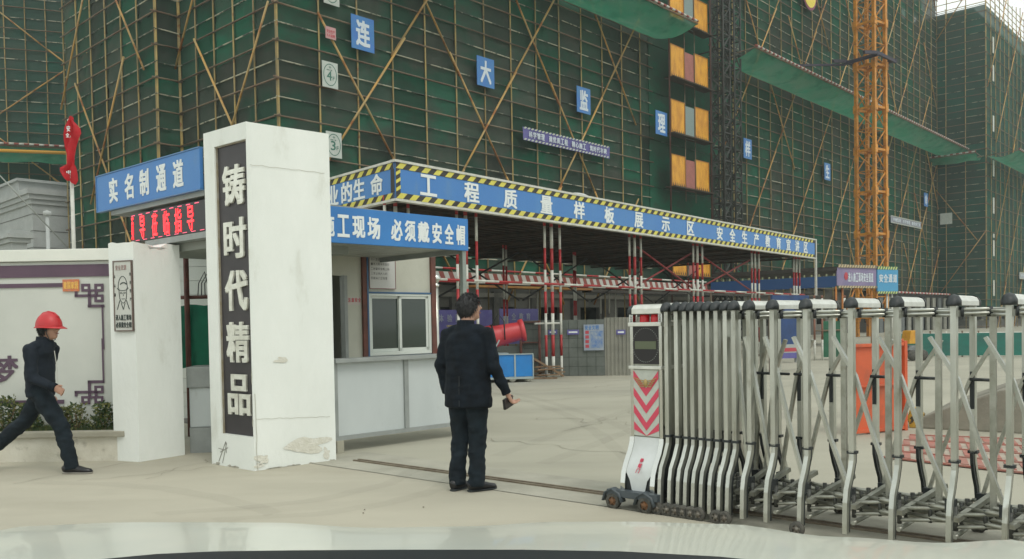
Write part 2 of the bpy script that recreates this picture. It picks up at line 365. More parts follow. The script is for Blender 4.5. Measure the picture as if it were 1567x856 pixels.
# ================================================================== gate pillars
HP=3.485
pL,pN,pR=Vector((-3.203,8.976)),Vector((-2.596,8.472)),Vector((-1.907,9.078))
pB=pL+(pR-pN)
FP=Fr(pL,math.degrees(math.atan2(pN.x-pL.x,pN.y-pL.y)));Wp=(pN-pL).length
def loc2(fr,p): d=Vector(p)-fr.o;return (d.dot(fr.u),d.dot(fr.v))
t=thing('gate_pillar','tall white plastered pillar with a dark panel of five raised characters','pillar',pL,FP.rz)
cr=loc2(FP,pR);cb=loc2(FP,pB)
# recess borders measured on the front face
xa,za=FP.s(326,226);xb,zb=FP.s(377,212);xc,zc=FP.s(331,664);_,zd=FP.s(384,668)
x0,x1,z0,z1=xa+.02,xb-.012,(zc+zd)/2,(za+zb)/2
mb=MB();D=.045;e=.0
def rough_poly(): return [(0,0),(Wp,0),cr,cb]
# body: shell behind recess + border strips
core=[(0,D),(Wp,D),(Wp,0)]
mb.prism([(0,D),(Wp,D),cr,cb],0,HP,'z')
for bx in ((0,x0,0,HP),(x1,Wp,0,HP),(x0,x1,0,z0),(x0,x1,z1,HP)): mb.box(bx[0],bx[1],0,D,bx[2],bx[3])
part('shaft',mb,plaster,t)
mb=MB();mb.box(x0+.004,x1-.004,D-.012,D+.01,z0+.004,z1-.004);pn=part('dark_panel',mb,charcoal,t)
mb=MB();mb.box(x0+.002,x0+.014,D-.03,D,z0,z1);mb.box(x1-.014,x1-.002,D-.03,D,z0,z1);mb.box(x0,x1,D-.03,D-.001,z1-.012,z1-.001);part('panel_edging',mb,mat('edging',(.25,.21,.13),.7,c2=(.34,.32,.27),ns=8),t)
for ch,px,py in (('铸',355,283),('时',354,365),('代',356,445),('精',356,524),('品',357,604)):
    sx,sz=FP.s(px,py);_,a=FP.s(px,py-31);_,b=FP.s(px,py+31)
    mb=MB();letters(mb,[(ch,(x0+x1)/2+.028,sz,(x1-x0)*.70,a-b)],y=D-.014,th=.02,bold=.042);part('character',mb,mat('cast_letter',(.80,.81,.74),.45,.25,c2=(.62,.62,.54),ns=9),t)
# worn plaster patches on the side face
def patch(parent,fr2,off,items,m,name='plaster_patch'):
    for k,(cx,cz,w_,h_) in enumerate(items):
        mb=MB();pts=[]
        nn=26
        for i in range(nn):
            a=2*math.pi*i/nn;r=.62+.62*mn.noise((math.cos(a)*1.3+k*7,math.sin(a)*1.3,cx*3));pts.append((cx+math.cos(a)*w_/2*r*1.3,cz+math.sin(a)*h_/2*r*1.3))
        vs=[(p[0],0,p[1]) for p in pts];mb.add(vs,[tuple(range(nn))])
        o=part(name,mb,m,parent);o.matrix_local=fr2
ang=math.atan2(cr[1],cr[0]-Wp);side=Matrix.Translation((Wp,0,0))@Matrix.Rotation(ang,4,'Z')@Matrix.Translation((0,-.003,0))
FSd=Fr(pN,math.degrees(math.atan2(pR.x-pN.x,pR.y-pN.y)))
its=[]
for a,b,w_,h_ in ((432,551,26,10),(403,704,26,18),(470,681,74,16),(500,704,14,16),(397,718,16,6)):
    q=FSd.s(a,b);p1=FSd.s(a-w_/2,b-h_/2);p2=FSd.s(a+w_/2,b+h_/2);its.append((q[0],max(q[1],.03+.5*(p1[1]-p2[1])),p2[0]-p1[0],p1[1]-p2[1]))
patch(t,side,0,its,plaster_patch)
chips=mat('chipped_base',(.33,.315,.26),.95,c2=(.5,.49,.42),ns=25,bump=.5,bs=70);rc_=random.Random(8)
patch(t,side,0,[(.06+.8*rc_.random(),.01,.05+.16*rc_.random(),.015+.04*rc_.random()**2) for k in range(7)],chips,'base_chip')
patch(t,Matrix.Translation((0,-.003,0)),0,[(.06+.6*rc_.random(),.01,.06+.14*rc_.random(),.015+.03*rc_.random()**2) for k in range(4)],chips,'base_chip')
patch(t,Matrix.Translation((0,-.003,0)),0,[(Wp-.012,.5,.018,.10),(Wp-.012,.95,.014,.16),(Wp-.012,2.2,.012,.12)],chips,'edge_chip')
mb=MB()
q0=FSd.s(392,642);q1=FSd.s(505,638)
for i in range(20):
    a=q0[0]+(q1[0]-q0[0])*i/20;b=q0[0]+(q1[0]-q0[0])*(i+1)/20;z=q0[1]+(q1[1]-q0[1])*i/20+.012*mn.noise((i*.6,1,1));z2=q0[1]+(q1[1]-q0[1])*(i+1)/20+.012*mn.noise(((i+1)*.6,1,1))
    mb.add([(a,0,z),(b,0,z2),(b,0,z2+.004),(a,0,z+.004)],[(0,1,2,3)])
    zt=3.06+.01*mn.noise((i*.5,4,1));zt2=3.06+.01*mn.noise(((i+1)*.5,4,1));mb.add([(a,0,zt),(b,0,zt2),(b,0,zt2+.004),(a,0,zt+.004)],[(0,1,2,3)])
zz=.0;xx=.03
while zz<.75:
    z2=zz+.06;x2=.02+.03*mn.noise((zz*5,2,2));mb.add([(xx,0,zz),(xx+.006,0,zz),(x2+.006,0,z2),(x2,0,z2)],[(0,1,2,3)]);zz=z2;xx=x2
o=part('plaster_crack',mb,mat('crack_dark',(.42,.41,.35),.95),t);o.matrix_local=side
# scribble at the foot of the front face
mb=MB();cx,cz=FP.s(342,690);
for a,b in (((-.09,-.12),(.05,.1)),((.05,.1),(.06,-.02)),((-.06,-.02),(.09,.04)),((-.02,-.13),(.07,.09)),((-.09,.02),(.02,.01))):
    mb.bar((cx+a[0],-.003,cz+a[1]),(cx+b[0],-.003,cz+b[1]),.003,.006)
part('scrawl',mb,mat('scrawl_grey',(.25,.25,.22),.9),t)
# second pillar
qN,qR,qL=Vector((-4.068,9.19)),Vector((-3.751,9.654)),Vector((-4.402,9.33))
FQ=Fr(qL,math.degrees(math.atan2(qN.x-qL.x,qN.y-qL.y)));Wq=(qN-qL).length;qr=loc2(FQ,qR);qb=loc2(FQ,qL+(qR-qN))
t2=thing('gate_post','shorter white plastered pillar with a portrait notice beside the passage','pillar',qL,FQ.rz)
HQ=2.40
mb=MB();P0=[(0,0),(Wq,0),qr,qb];mb.prism(P0,0,HQ-.05,'z')
# broken, uneven top
N=14;pts=[]
for i in range(4):
    a=Vector(P0[i]);b=Vector(P0[(i+1)%4])
    for k in range(N): pts.append(a.lerp(b,k/N))
tops=[(p.x,p.y,HQ-.012+.03*mn.noise((p.x*9,p.y*9,3))-(.06 if (i>N*1.35 and i<N*1.7) else 0)) for i,p in enumerate(pts)]
nb=len(pts);mb.add([(p.x,p.y,HQ-.05) for p in pts]+tops,[(i,(i+1)%nb,(i+1)%nb+nb,i+nb) for i in range(nb)]+[tuple(range(nb,2*nb))])
part('shaft',mb,plaster,t2)
# notice on its front
xq0,zq0=FQ.s(175,400);xq1,zq1=FQ.s(207,507)
nz=thing('portrait_notice','white notice with a line portrait in a safety helmet on the shorter pillar','notice',FQ.w(0,0),FQ.rz)
X0,X1=xq0+.0,min(xq1,Wq-.005);Z1,Z0=zq0,zq1
ink=mat('ink_dark',(.05,.065,.06),.7)
mb=MB();mb.box(X0,X1,-.022,-.004,Z0,Z1);part('board',mb,mat('notice_white',(.55,.56,.52),.6,c2=(.5,.51,.47),ns=5),nz)
mb=MB();f_=.012
for b in ((X0,X1,Z1-f_,Z1),(X0,X1,Z0,Z0+f_),(X0,X0+f_,Z0+f_,Z1-f_),(X1-f_,X1,Z0+f_,Z1-f_)): mb.box(b[0],b[1],-.028,-.006,b[2],b[3])
part('frame',mb,mat('notice_frame',(.14,.10,.085),.6),nz)
CX=(X0+X1)/2;WW=X1-X0;mb=MB();fy=-.024
letters(mb,[(c,X0+WW*(.2+.15*i),Z1-.075,WW*.11,.055) for i,c in enumerate('安全识别')],y=fy,th=.002)
part('faint_heading',mb,mat('ink_pink',(.42,.30,.28),.7),nz)
mb=MB()
letters(mb,[(c,X0+WW*(.15+.14*i),Z0+.15,WW*.12,.06) for i,c in enumerate('进入施工现场')],y=fy,th=.002,bold=.035)
letters(mb,[(c,X0+WW*(.15+.14*i),Z0+.07,WW*.12,.06) for i,c in enumerate('必须戴安全帽')],y=fy,th=.002,bold=.035)
zc_=Z1-.33;sc=WW*.34
def arc(mb,cx,cz,rx,rz,a0,a1,w_,n=14):
    pts=[(cx+rx*math.cos(rad(a0+(a1-a0)*i/n)),fy,cz+rz*math.sin(rad(a0+(a1-a0)*i/n))) for i in range(n+1)]
    for i in range(n): mb.bar(pts[i],pts[i+1],.003,w_)
arc(mb,CX,zc_+.03,sc*.72,.13,0,180,.007);arc(mb,CX,zc_+.035,sc*.85,.03,180,360,.007);arc(mb,CX,zc_-.01,sc*.6,.12,180,360,.006);arc(mb,CX+.01,zc_+.06,sc*.5,.03,20,160,.012)
for sx_ in (-1,1):
    arc(mb,CX+sx_*sc*.27,zc_-.02,sc*.13,.008,0,360,.004,8);mb.bar((CX+sx_*sc*.5,fy,zc_-.1),(CX+sx_*sc*.95,fy,zc_-.2),.003,.009);mb.bar((CX+sx_*sc*.3,fy,zc_-.13),(CX,fy,zc_-.2),.003,.008)
    mb.bar((CX+sx_*sc*.62,fy,zc_+.03),(CX+sx_*sc*.5,fy,zc_-.09),.003,.005)
mb.bar((CX,fy,zc_-.02),(CX+.008,fy,zc_-.055),.003,.004);mb.bar((CX-.02,fy,zc_-.085),(CX+.025,fy,zc_-.085),.003,.006)
for k,c in enumerate('人人讲'): letters(mb,[(c,X0+WW*.09,Z1-.17-.1*k,WW*.07,.035)],y=fy,th=.002)
for k,c in enumerate('安全生产'): letters(mb,[(c,X1-WW*.09,Z1-.15-.09*k,WW*.07,.035)],y=fy,th=.002)
part('printing',mb,ink,nz)
# ================================================================== boundary wall with banner
WY=9.76
FWl=Fr((-4.2,WY),90.6)
def fit(fr,pts): return [fr.s(*p) for p in pts]
zt=2.375
wl=thing('boundary_wall','low white boundary wall carrying a vinyl banner left of the shorter pillar','wall',FWl.o,FWl.rz)
XL=-4.4
mb=MB();mb.box(XL,-.02,0.0,.22,0,zt-.14);part('wall_body',mb,plaster,wl)
mb=MB();mb.box(XL,.12,-.07,.28,zt-.135,zt);part('coping',mb,coping,wl,bev=.008)
bn=thing('vinyl_banner','white vinyl banner with a purple band and fretwork corners on the boundary wall','banner',FWl.o,FWl.rz)
bx1,bz1=FWl.s(174,404,-.02);_,bz0=FWl.s(174,640,-.02)
nx,nz2=60,16;vs=[];zb_=.36
for j in range(nz2+1):
    for i in range(nx+1):
        x=XL+.1+(bx1-XL-.1)*i/nx;z=zb_+(bz1-zb_)*j/nz2
        vs.append((x,-.016-.008*mn.noise((x*2.2,z*2.5,0)),z))
mb=MB();mb.add(vs,[(j*(nx+1)+i,j*(nx+1)+i+1,(j+1)*(nx+1)+i+1,(j+1)*(nx+1)+i) for j in range(nz2) for i in range(nx)],True)
vinyl=mat('vinyl_white',(.56,.575,.53),.42,c2=(.48,.50,.46),ns=.9,bump=.1,bs=3);part('sheet',mb,vinyl,bn)
plum=mat('plum_print',(.105,.06,.095),.5,c2=(.085,.05,.08),ns=3)
_,pa=FWl.s(100,406,-.03);_,pb=FWl.s(100,424,-.03);yb=-.03
mb=MB();mb.box(XL+.1,bx1,yb,yb+.004,pb,bz1);part('purple_band',mb,plum,bn)
def fx(x,y): return FWl.s(x,y,yb)
# fretwork drawn from unit cells (8.56 px per zoomed px)
def fret(mb,up):
    # coordinates in px of the photo, top right corner; mirrored for the lower one
    R=[(0,435,98,439.5),(124,434.5,138,446.5),(144,434.5,158.5,446.5),(137,443,144,446.5),(134,446,139.5,470.5),(114,446,118.5,454.5),(114,451,150,454.5),(144.5,446,149,452),(144,451,158.5,462.5),(134,466.5,159.5,470.5),(155,466.5,159.7,535)]
    H_=[(129,439,134,442.5),(149,439,154.5,442.5),(149,455,154.5,458.5),]
    for r in R:
        x0,y0,x1,y1=r
        if not up: y0,y1=1037-y1+16,1037-y0+16
        a=fx(x0,y0);b=fx(x1,y1);xx0=max(a[0],XL+.1) if x0>0 else XL+.1
        mb.box(xx0,b[0],yb,yb+.004,b[1],a[1])
    return H_
mb=MB();Hs=fret(mb,True);part('corner_fretwork',mb,plum,bn)
mb=MB();fret(mb,False);part('corner_fretwork',mb,plum,bn)
mb=MB()
for r in Hs:
    for up in (1,0):
        x0,y0,x1,y1=r
        if not up:y0,y1=1053-y1,1053-y0
        a=fx(x0,y0);b=fx(x1,y1);mb.box(a[0],b[0],yb-.003,yb,b[1],a[1])
part('fretwork_hole',mb,vinyl,bn)
a=fx(-20,545);b=fx(26,588);mb=MB();letters(mb,[('梦',(a[0]+b[0])/2+.02,(a[1]+b[1])/2,(b[0]-a[0]),(a[1]-b[1]))],y=yb+.004,th=.005,bold=.03);part('lettering',mb,plum,bn)
st=thing('orange_sticker','small orange sticker with yellow characters stuck on the banner','sticker',FWl.o,FWl.rz)
a=fx(96,428);b=fx(122,446);mb=MB();mb.box(a[0],b[0],yb-.008,yb-.004,b[1],a[1]);part('sheet',mb,mat('sticker_orange',(.55,.16,.03),.5,c2=(.5,.2,.15),ns=30),st)
mb=MB();letters(mb,[(c,a[0]+(b[0]-a[0])*(.16+.225*i),(a[1]+b[1])/2,(b[0]-a[0])*.19,(a[1]-b[1])*.6) for i,c in enumerate('建国家园')],y=yb-.008,th=.002,bold=.04);part('lettering',mb,mat('sticker_yellow',(.8,.5,.12),.5),st)
# planter
yP=-.47
pl=thing('planter','low plastered planter bed with a stone rim in front of the banner wall','planter',FWl.o,FWl.rz)
xr=fit(FWl,[(207,655)])[0][0]+.0
mb=MB();mb.box(XL,-.06,yP+.02,-.03,0,.27);part('planter_wall',mb,mat('planter_plaster',(.62,.60,.52),.9,c2=(.50,.475,.39),ns=3,c3=(.33,.31,.25),ns3=5,lo3=.6,hi3=.72,bump=.2,bs=40),pl)
mb=MB();mb.box(XL,-.05,yP-.03,yP+.13,.272,.335);part('rim',mb,mat('rim_stone',(.30,.285,.225),.9,c2=(.36,.345,.28),ns=6),pl,bev=.01)
mb=MB();mb.box(XL,-.07,yP+.13,-.035,.272,.31);part('soil',mb,mat('soil',(.06,.05,.035),.95),pl)
def leaves(c,n,rx,ry,rz,sz,rg,up=.3):
    mb=MB()
    for i in range(n):
        a=rg.random()*2*math.pi;h=rg.random();q=Vector((math.cos(a)*rx*rg.random()**.6*(1-.5*h),math.sin(a)*ry*rg.random()**.6,h*rz))+Vector(c)
        d=Vector((rg.uniform(-1,1),rg.uniform(-1,1),rg.uniform(-.3,1.2))).normalized();s_=sz*(.6+rg.random()*.8);o=d.orthogonal().normalized();o.rotate(Matrix.Rotation(rg.random()*6.28,3,d));mb.cur=0 if rg.random()<.65 else 1
        mb.add([q,q+d*s_*.5+o*s_*.22,q+d*s_,q+d*s_*.5-o*s_*.22],[(0,1,2,3)])
    return mb
lf1=mat('shrub_leaf_green',(.045,.085,.022),.6,c2=(.025,.055,.015),ns=9,transl=.3);lf2=mat('shrub_leaf_yellow',(.20,.20,.06),.6,c2=(.12,.14,.04),ns=9,transl=.3)
rg=random.Random(5);gm=[lf1,lf2]
shr=[(8,.2,.46,'sprawling green shrub at the left end of the planter'),(45,.17,.36,'small dull shrub behind the walking worker'),(98,.11,.3,'low yellowish shrub behind the worker in the planter'),(118,.15,.34,'thin yellow-green shrub in front of the lower fretwork corner'),(158,.16,.36,'dense dark green shrub nearest the shorter pillar')]
for px,r_,h_,lb in shr:
    x=FWl.s(px,640,-.25)[0];t=thing('shrub',lb,'shrub',FWl.w(x,-.25),0,'shrubs in the planter');t.location.z=.3;h_*=.78
    part('foliage',leaves((0,0,.04),int(520*r_/.15*(1 if px!=118 else .6)),r_,r_*.8,h_,.045,rg),gm if px in (8,45,158) else [lf2,lf1],t)
    mb=MB()
    for k in range(7): a=rg.random()*6.28;mb.tube((0,0,0),(math.cos(a)*r_*.6,math.sin(a)*r_*.5,h_*.85),.006,5,.003)
    part('stem',mb,wood,t)
mb=MB()
for i in range(6000):
    x=rg.uniform(XL,-.1);y=rg.uniform(yP+.12,-.05);h=rg.uniform(.03,.10);dx=rg.uniform(-.03,.03);mb.cur=0 if rg.random()<.75 else 1
    mb.add([(x,y,.30),(x+.008,y,.30),(x+dx,y+rg.uniform(-.02,.02),.31+h)],[(0,1,2)])
o=single('grass',mb,gm,'short grass growing along the planter bed','grass',FWl.o,FWl.rz);o['kind']='stuff'
# ================================================================== flag and pole, guy wire
fp=FWl.o+Vector((0,0));Ff=Fr((-4.2,12.0),90)
fx_,fz_=Ff.s(113,380);_,ftop=Ff.s(113,183);_,fb=Ff.s(113,280)
t=thing('flagpole','white flagpole rising behind the boundary wall with a red flag','flagpole',Ff.w(fx_,0),0)
mb=MB();mb.path([(0,0,0),(0,0,ftop-.05)],[.03,.024],10);part('pole',mb,white_p,t)
mb=MB();mb.ell((0,0,ftop-.02),(.035,.035,.035));part('finial',mb,white_p,t)
fl=thing('red_flag','limp red flag with white characters wrapped round its pole','flag',Ff.w(fx_,0),0)
vs=[];nj=26;ni=8
prof=[(113,183,2),(118,195,8),(122,208,10),(112,225,8),(112,240,8),(113,255,9),(112,265,12),(106,270,16),(112,278,8)]
outl=[(183,112,115),(190,109,119),(200,105,124),(208,103,125),(215,102,122),(225,102,120),(235,103,119),(245,104,119),(255,105,120),(259,95,120),(262,97,120),(268,102,120),(274,105,120),(280,108,118)]
for j,(yy,xa_,xb_) in enumerate(outl):
    za_=Ff.s(112,yy)[1];a=Ff.s(xa_,yy)[0]-fx_;b=Ff.s(xb_,yy)[0]-fx_
    for i in range(ni+1):
        k=i/ni;vs.append((a+(b-a)*k,-.06-.05*math.sin(k*9+j*.7),za_+.03*math.sin(k*5+j)))
mb=MB();mb.add(vs,[(j*(ni+1)+i,j*(ni+1)+i+1,(j+1)*(ni+1)+i+1,(j+1)*(ni+1)+i) for j in range(len(outl)-1) for i in range(ni)],True)
part('cloth',mb,mat('flag_red',(.66,.03,.04),.7,c2=(.50,.022,.03),ns=5,transl=.3),fl)
mb=MB();za_=Ff.s(113,200)[1];letters(mb,[('安',.035,za_,.05,.08),('全',.02,za_-.09,.05,.06),('中',.02,Ff.s(113,266)[1],.06,.05)],y=-.115,th=.003,bold=.03);part('lettering',mb,white_s,fl)
mb=MB();a=Ff.s(112,386);b=Ff.s(-30,142);mb.tube((a[0]-fx_,-.03,a[1]),(b[0]-fx_-.6,-.5,b[1]),.009,6)
single('guy_wire',mb,mat('wire_grey',(.35,.37,.34),.5,.5),'taut grey guy wire slanting down to the flagpole','wire',Ff.w(fx_,0),0)
# ================================================================== pedestrian passage: sign, LED board, canopy
FS=Fr((-4.4,10.2),131)
t=thing('passage_sign','blue sign board with five white characters over the pedestrian passage','sign',FS.o,FS.rz)
sL,zT=FS.s(147,272,-.14);zB=FS.s(147,325,-.14)[1];sR=1.62
mb=MB();mb.box(sL,sR,-.14,-.10,zB,zT);part('board',mb,blue_s,t,bev=.003)
mb=MB();mb.box(sL,sL+.012,-.15,-.09,zB-.01,zT+.01);mb.box(sL,sR,-.148,-.092,zT+.002,zT+.014);mb.box(sL,sR,-.148,-.092,zB-.014,zB-.002);part('edge_trim',mb,mat('sign_trim',(.10,.22,.42),.5),t)
it=[]
for c,x_,y_ in (('实',174,296),('名',198,289),('制',221,281),('通',247,274),('道',273,267)):
    q=FS.s(x_,y_,-.14);it.append((c,q[0],(zT+zB)/2,.225,(zT-zB)*.70))
characters(t,it,white_s,y=-.141,th=.004,bold=.045)
t=thing('led_display','black scrolling LED board with red characters under the passage sign','display',FS.o,FS.rz)
lL,lz1=FS.s(200,329,-.09);lz0=FS.s(200,372,-.09)[1];_hh=lz1-lz0
mb=MB();mb.box(lL,sR,-.09,.04,lz0,lz1);part('casing',mb,led_bg,t,bev=.004)
mb=MB();it=[]
for c,x_,w_ in (('页',203,.04),('导',218,.095),('莅',237,.10),('临',255,.11),('指',273,.12),('导',292,.11)):
    it.append((c,FS.s(x_,345,-.09)[0],(lz0+lz1)/2-.005,w_*1.25,_hh*.80))
characters(t,it,led_r,y=-.091,th=.003,bold=.013)
mb=MB();x=lL+.02
while x<sR-.12:
    mb.box(x,x+.09,-.094,-.091,lz1-.025,lz1-.015);mb.box(x+.1,x+.19,-.094,-.091,lz0+.012,lz0+.019);x+=.185
part('lit_dashes',mb,mat('led_dash',(.9,.12,.2),.5,emit=.8),t)
t=thing('passage_canopy','flat grey sheet canopy over the pedestrian passage','canopy',FS.o,FS.rz)
mb=MB();mb.box(sL+.3,sR,-.10,2.4,zB-.01-.06,zB-.01);part('roof_sheet',mb,frame_g,t)
mb=MB();mb.box(-.05,sR,.05,1.8,lz0-.16,lz0-.04);part('soffit',mb,mat('soffit_grey',(.26,.28,.25),.6),t)
mb=MB();mb.box(.25,sR,-.09,.045,lz0-.07,lz0-.005);mb.ell((.45,-.04,lz0-.06),(.2,.06,.06));part('edge_beam',mb,frame_g,t)
for x in (0.05,1.2):
    mb=MB();mb.box(x,x+.05,.041,.09,lz0,zB-.07);part('hanger',mb,frame_g,t)
# things seen through the passage
t=thing('metal_cabinet','low grey metal cabinet standing in the pedestrian passage','cabinet',(-3.74,9.80),rad(8))
mb=MB();mb.box(0,.62,0,.45,.3,.76);part('cabinet_body',mb,panel_g,t,bev=.01)
mb=MB();mb.box(-.02,.64,-.03,.48,.76,1.0);part('top',mb,frame_g,t,bev=.01)
mb=MB();mb.box(0,.62,-.02,.4,0.0,.297);part('plinth',mb,frame_g,t)
mb=MB();mb.box(.42,.56,-.03,-.022,.10,.22);part('label_plate',mb,panel_g,t)
t=thing('mesh_gate','green netting hung on a brown pipe gate in the passage','gate',(-4.55,11.4),0)
vs=[];
for j in range(9):
    for i in range(13): vs.append((i*.11,.05*math.sin(i*1.4)+.02*math.sin(j),.92+j*.105-.012*math.sin(i*2)))
mb=MB();mb.add(vs,[(j*13+i,j*13+i+1,(j+1)*13+i+1,(j+1)*13+i) for j in range(8) for i in range(12)],True);part('netting',mb,mat('passage_net',(.02,.24,.14),.8,c2=(.02,.17,.11),ns=4,transl=.3),t)
mb=MB();mb.tube((-.1,0,1.86),(1.4,0,1.87),.028);mb.tube((.22,-.04,0),(.22,-.04,2.9),.035);part('pipe_frame',mb,brown,t)
mb=MB()
for k in range(3): mb.path([(.35+.05*k,0,1.85),(.36+.04*k,.02,2.05),(.45+.03*k,0,2.2-.03*k),(.5+.02*k,0,1.98)],.007,5)
part('tangled_cable',mb,black_pl,t)
t=thing('site_cabin','long pale prefabricated cabin seen through the passage','cabin',(-5.7,13.4),0)
for k in range(13):
    mb=MB();mb.box(0,1.9,0,.06,k*.22,k*.22+.214);part('cladding_plank',mb,mat('cabin_siding',(.66,.69,.64),.6),t)
mb=MB();mb.box(0,1.9,.061,2,0,2.9);part('cabin_body',mb,cabin,t)
# ================================================================== guard booth side: canopy sign, counter, booth
FC=Fr((-2.05,9.6),46)
s1=FC.s(714,360)[0]
t=thing('helmet_sign','bright blue sign with white characters along the booth canopy edge','sign',FC.o,FC.rz)
a=FC.s(506,311.4);b=FC.s(714,341);c=FC.s(506,366);d=FC.s(714,389);ZT=(a[1]+b[1])/2+.005;ZB=(c[1]+d[1])/2
mb=MB();mb.box(-.02,s1,-.03,.02,ZB,ZT);part('board',mb,blue_s2,t,bev=.003)
it=[]
for ch,xa_,xb_ in (('施',493,513),('工',515,536),('现',538,560),('场',561,583),('必',597,617),('须',618,637),('戴',638,658),('安',660,677),('全',679,695),('帽',697,712.5)):
    p=FC.s(xa_+1,360,-.03)[0];q=FC.s(xb_-1,360,-.03)[0];it.append((ch,(p+q)/2,(ZB+ZT)/2-.01,(q-p)*.97,.255))
characters(t,it,white_s,y=-.031,th=.004,bold=.045)
t=thing('booth_canopy','grey sheet metal canopy in front of the guard booth','canopy',FC.o,FC.rz)
mb=MB();mb.box(-.02,s1+.02,.03,2.5,ZB+.06,ZB+.13)
part('roof_sheet',mb,frame_g,t)
mb=MB()
for k in range(12): mb.box(.0+k*.18,.17+k*.18,.03,2.45,ZB+.035,ZB+.055)
part('soffit_panel',mb,mat('soffit_pale',(.42,.44,.40),.5,c2=(.30,.31,.28),ns=1.4),t)
mb=MB();mb.box(-.02,s1+.02,2.45,2.5,ZB-.08,ZB+.05);mb.box(s1-.04,s1+.01,.03,2.45,ZB-.03,ZB+.05);part('rear_beam',mb,frame_g,t)
for x,y in ((s1-.03,.02),(.05,2.40)):
    mb=MB();mb.box(x-.03,x+.03,y,y+.06,0,ZB+.03);part('post',mb,mat('galv_post',(.30,.34,.31),.4,.5,c2=(.25,.28,.26),ns=4),t)
# counter fence
t=thing('counter_barrier','waist high barrier of pale panels in a grey frame before the booth','barrier',FC.o,FC.rz)
L_=2.05;zt_=1.07;zb_=.14
mb=MB();mb.box(0,L_,-.10,.16,zt_-.045,zt_);part('top_rail',mb,frame_g,t,bev=.004)
mb=MB();mb.box(0,L_,-.03,.03,zb_,zb_+.05);part('bottom_rail',mb,frame_g,t)
for x in (0.03,1.03,L_-.05):
    mb=MB();mb.box(x-.03,x+.03,-.035,.035,zb_+.05,zt_-.045);part('post',mb,frame_g,t)
for x0_,x1_ in ((.06,1.0),(1.06,L_-.08)):
    mb=MB();mb.box(x0_,x1_,-.01,.01,zb_+.05,zt_-.05);part('panel',mb,panel_g,t)
for x in (0.05,L_-.05):
    mb=MB();mb.box(x-.03,x+.06,-.06,.06,0,zb_);part('foot',mb,concrete,t,bev=.004)
# booth
FH=Fr((-2.0,12.3),44.5)
hx=lambda x_,y_,o=0:FH.s(x_,y_,o)
t=thing('guard_booth','cream prefabricated guard booth with a white sliding window','booth',FH.o,FH.rz)
wl0=hx(563,500)[0];wr=hx(659,500)[0];dl=hx(530,450)[0];br=hx(553,450)[0]
wz1=hx(600,453)[1];wz0=hx(600,538)[1];HB=2.95
mb=MB();mb.box(dl,br,0,.07,0,HB);mb.box(wl0+.0,wr,0,.07,0,wz0-.05);mb.box(wl0,wr,0,.07,wz1+.05,HB);part('wall',mb,cabin,t)
mb=MB();mb.box(wr-.07,wr,.07,3.2,0,HB);mb.box(dl-1.2,dl-.65,0,.07,0,HB);mb.box(dl-.65,dl,0,.07,2.15,HB);part('side_wall',mb,cabin,t)
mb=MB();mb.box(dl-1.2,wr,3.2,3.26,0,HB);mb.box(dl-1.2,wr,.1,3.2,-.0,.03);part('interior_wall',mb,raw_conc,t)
mb=MB();mb.box(dl-1.3,wr+.1,-.1,3.3,HB,HB+.1);part('roof',mb,cabin,t)
mb=MB();mb.box(dl-.05,dl,-.03,.08,0,2.15);mb.box(dl-.66,dl-.61,-.03,.08,0,2.15);part('door_frame',mb,frame_g,t)
mb=MB();mb.box(br,br+.07,-.04,.07,0,HB);part('corner_post',mb,brown,t)
bl=mat('blue_trim',(.04,.11,.22),.5)
mb=MB();mb.box(br+.072,wl0-.002,-.045,.07,0,HB);mb.box(wl0,wr,-.03,-.002,wz1+.03,wz1+.055);mb.box(wl0,wr,-.03,-.002,wz0-.085,wz0-.06);part('blue_trim',mb,bl,t)
mb=MB();mb.box(wr+.002,wr+.09,-.04,.05,0,HB-.1);part('corner_post',mb,brown,t)
wn=part('window',MB().box(wl0+.002,wr-.002,-.02,.06,wz0-.05,wz0).box(wl0+.002,wr-.002,-.02,.06,wz1,wz1+.028).box(wl0+.002,wl0+.05,-.02,.06,wz0,wz1).box(wr-.05,wr-.002,-.02,.06,wz0,wz1),mat('upvc_white',(.62,.66,.62),.4),t)
mid=(wl0+wr)/2
for k,(x0_,x1_,yy) in enumerate(((wl0+.05,mid+.02,.02),(mid-.02,wr-.05,-.005))):
    mb=MB();mb.box(x0_,x0_+.045,yy,yy+.025,wz0,wz1);mb.box(x1_-.045,x1_,yy,yy+.025,wz0,wz1);mb.box(x0_,x1_,yy,yy+.025,wz1-.04,wz1-.001);mb.box(x0_,x1_,yy,yy+.025,wz0+.001,wz0+.045);part('sash',mb,MATS['upvc_white'],wn)
    mb=MB();mb.box(x0_+.04,x1_-.04,yy+.01,yy+.016,wz0+.04,wz1-.035);part('pane',mb,glass,wn)
n1=thing('rules_notice','white rules notice with rows of print above the booth window','notice',FH.o,FH.rz)
nx0,nz1_=hx(560,402);nx1,nz0_=hx(604,443);nz1_=min(nz1_+.1,HB-.05)
mb=MB();mb.box(nx0+.03,nx1,-.03,-.048+.02,nz0_,nz1_);part('board',mb,mat('notice_pale',(.50,.50,.48),.6),n1)
mb=MB()
for b in ((nx0+.03,nx1,nz1_-.008,nz1_),(nx0+.03,nx1,nz0_,nz0_+.008),(nx0+.03,nx0+.038,nz0_,nz1_),(nx1-.008,nx1,nz0_,nz1_)): mb.box(b[0],b[1],-.034,-.0305,b[2],b[3])
part('frame',mb,mat('notice_red',(.2,.06,.07),.6),n1)
mb=MB();txt=['出入登记制度','一进入现场须登记','二佩戴安全帽上岗','三禁止闲人入内','四服从门卫管理']
for r_,s_ in enumerate(txt):
    for i,ch in enumerate(s_): letters(mb,[(ch,nx0+.08+i*.042,nz1_-.05-.068*r_,.034,.036)],y=-.0305,th=.001,bold=.01,res=1)
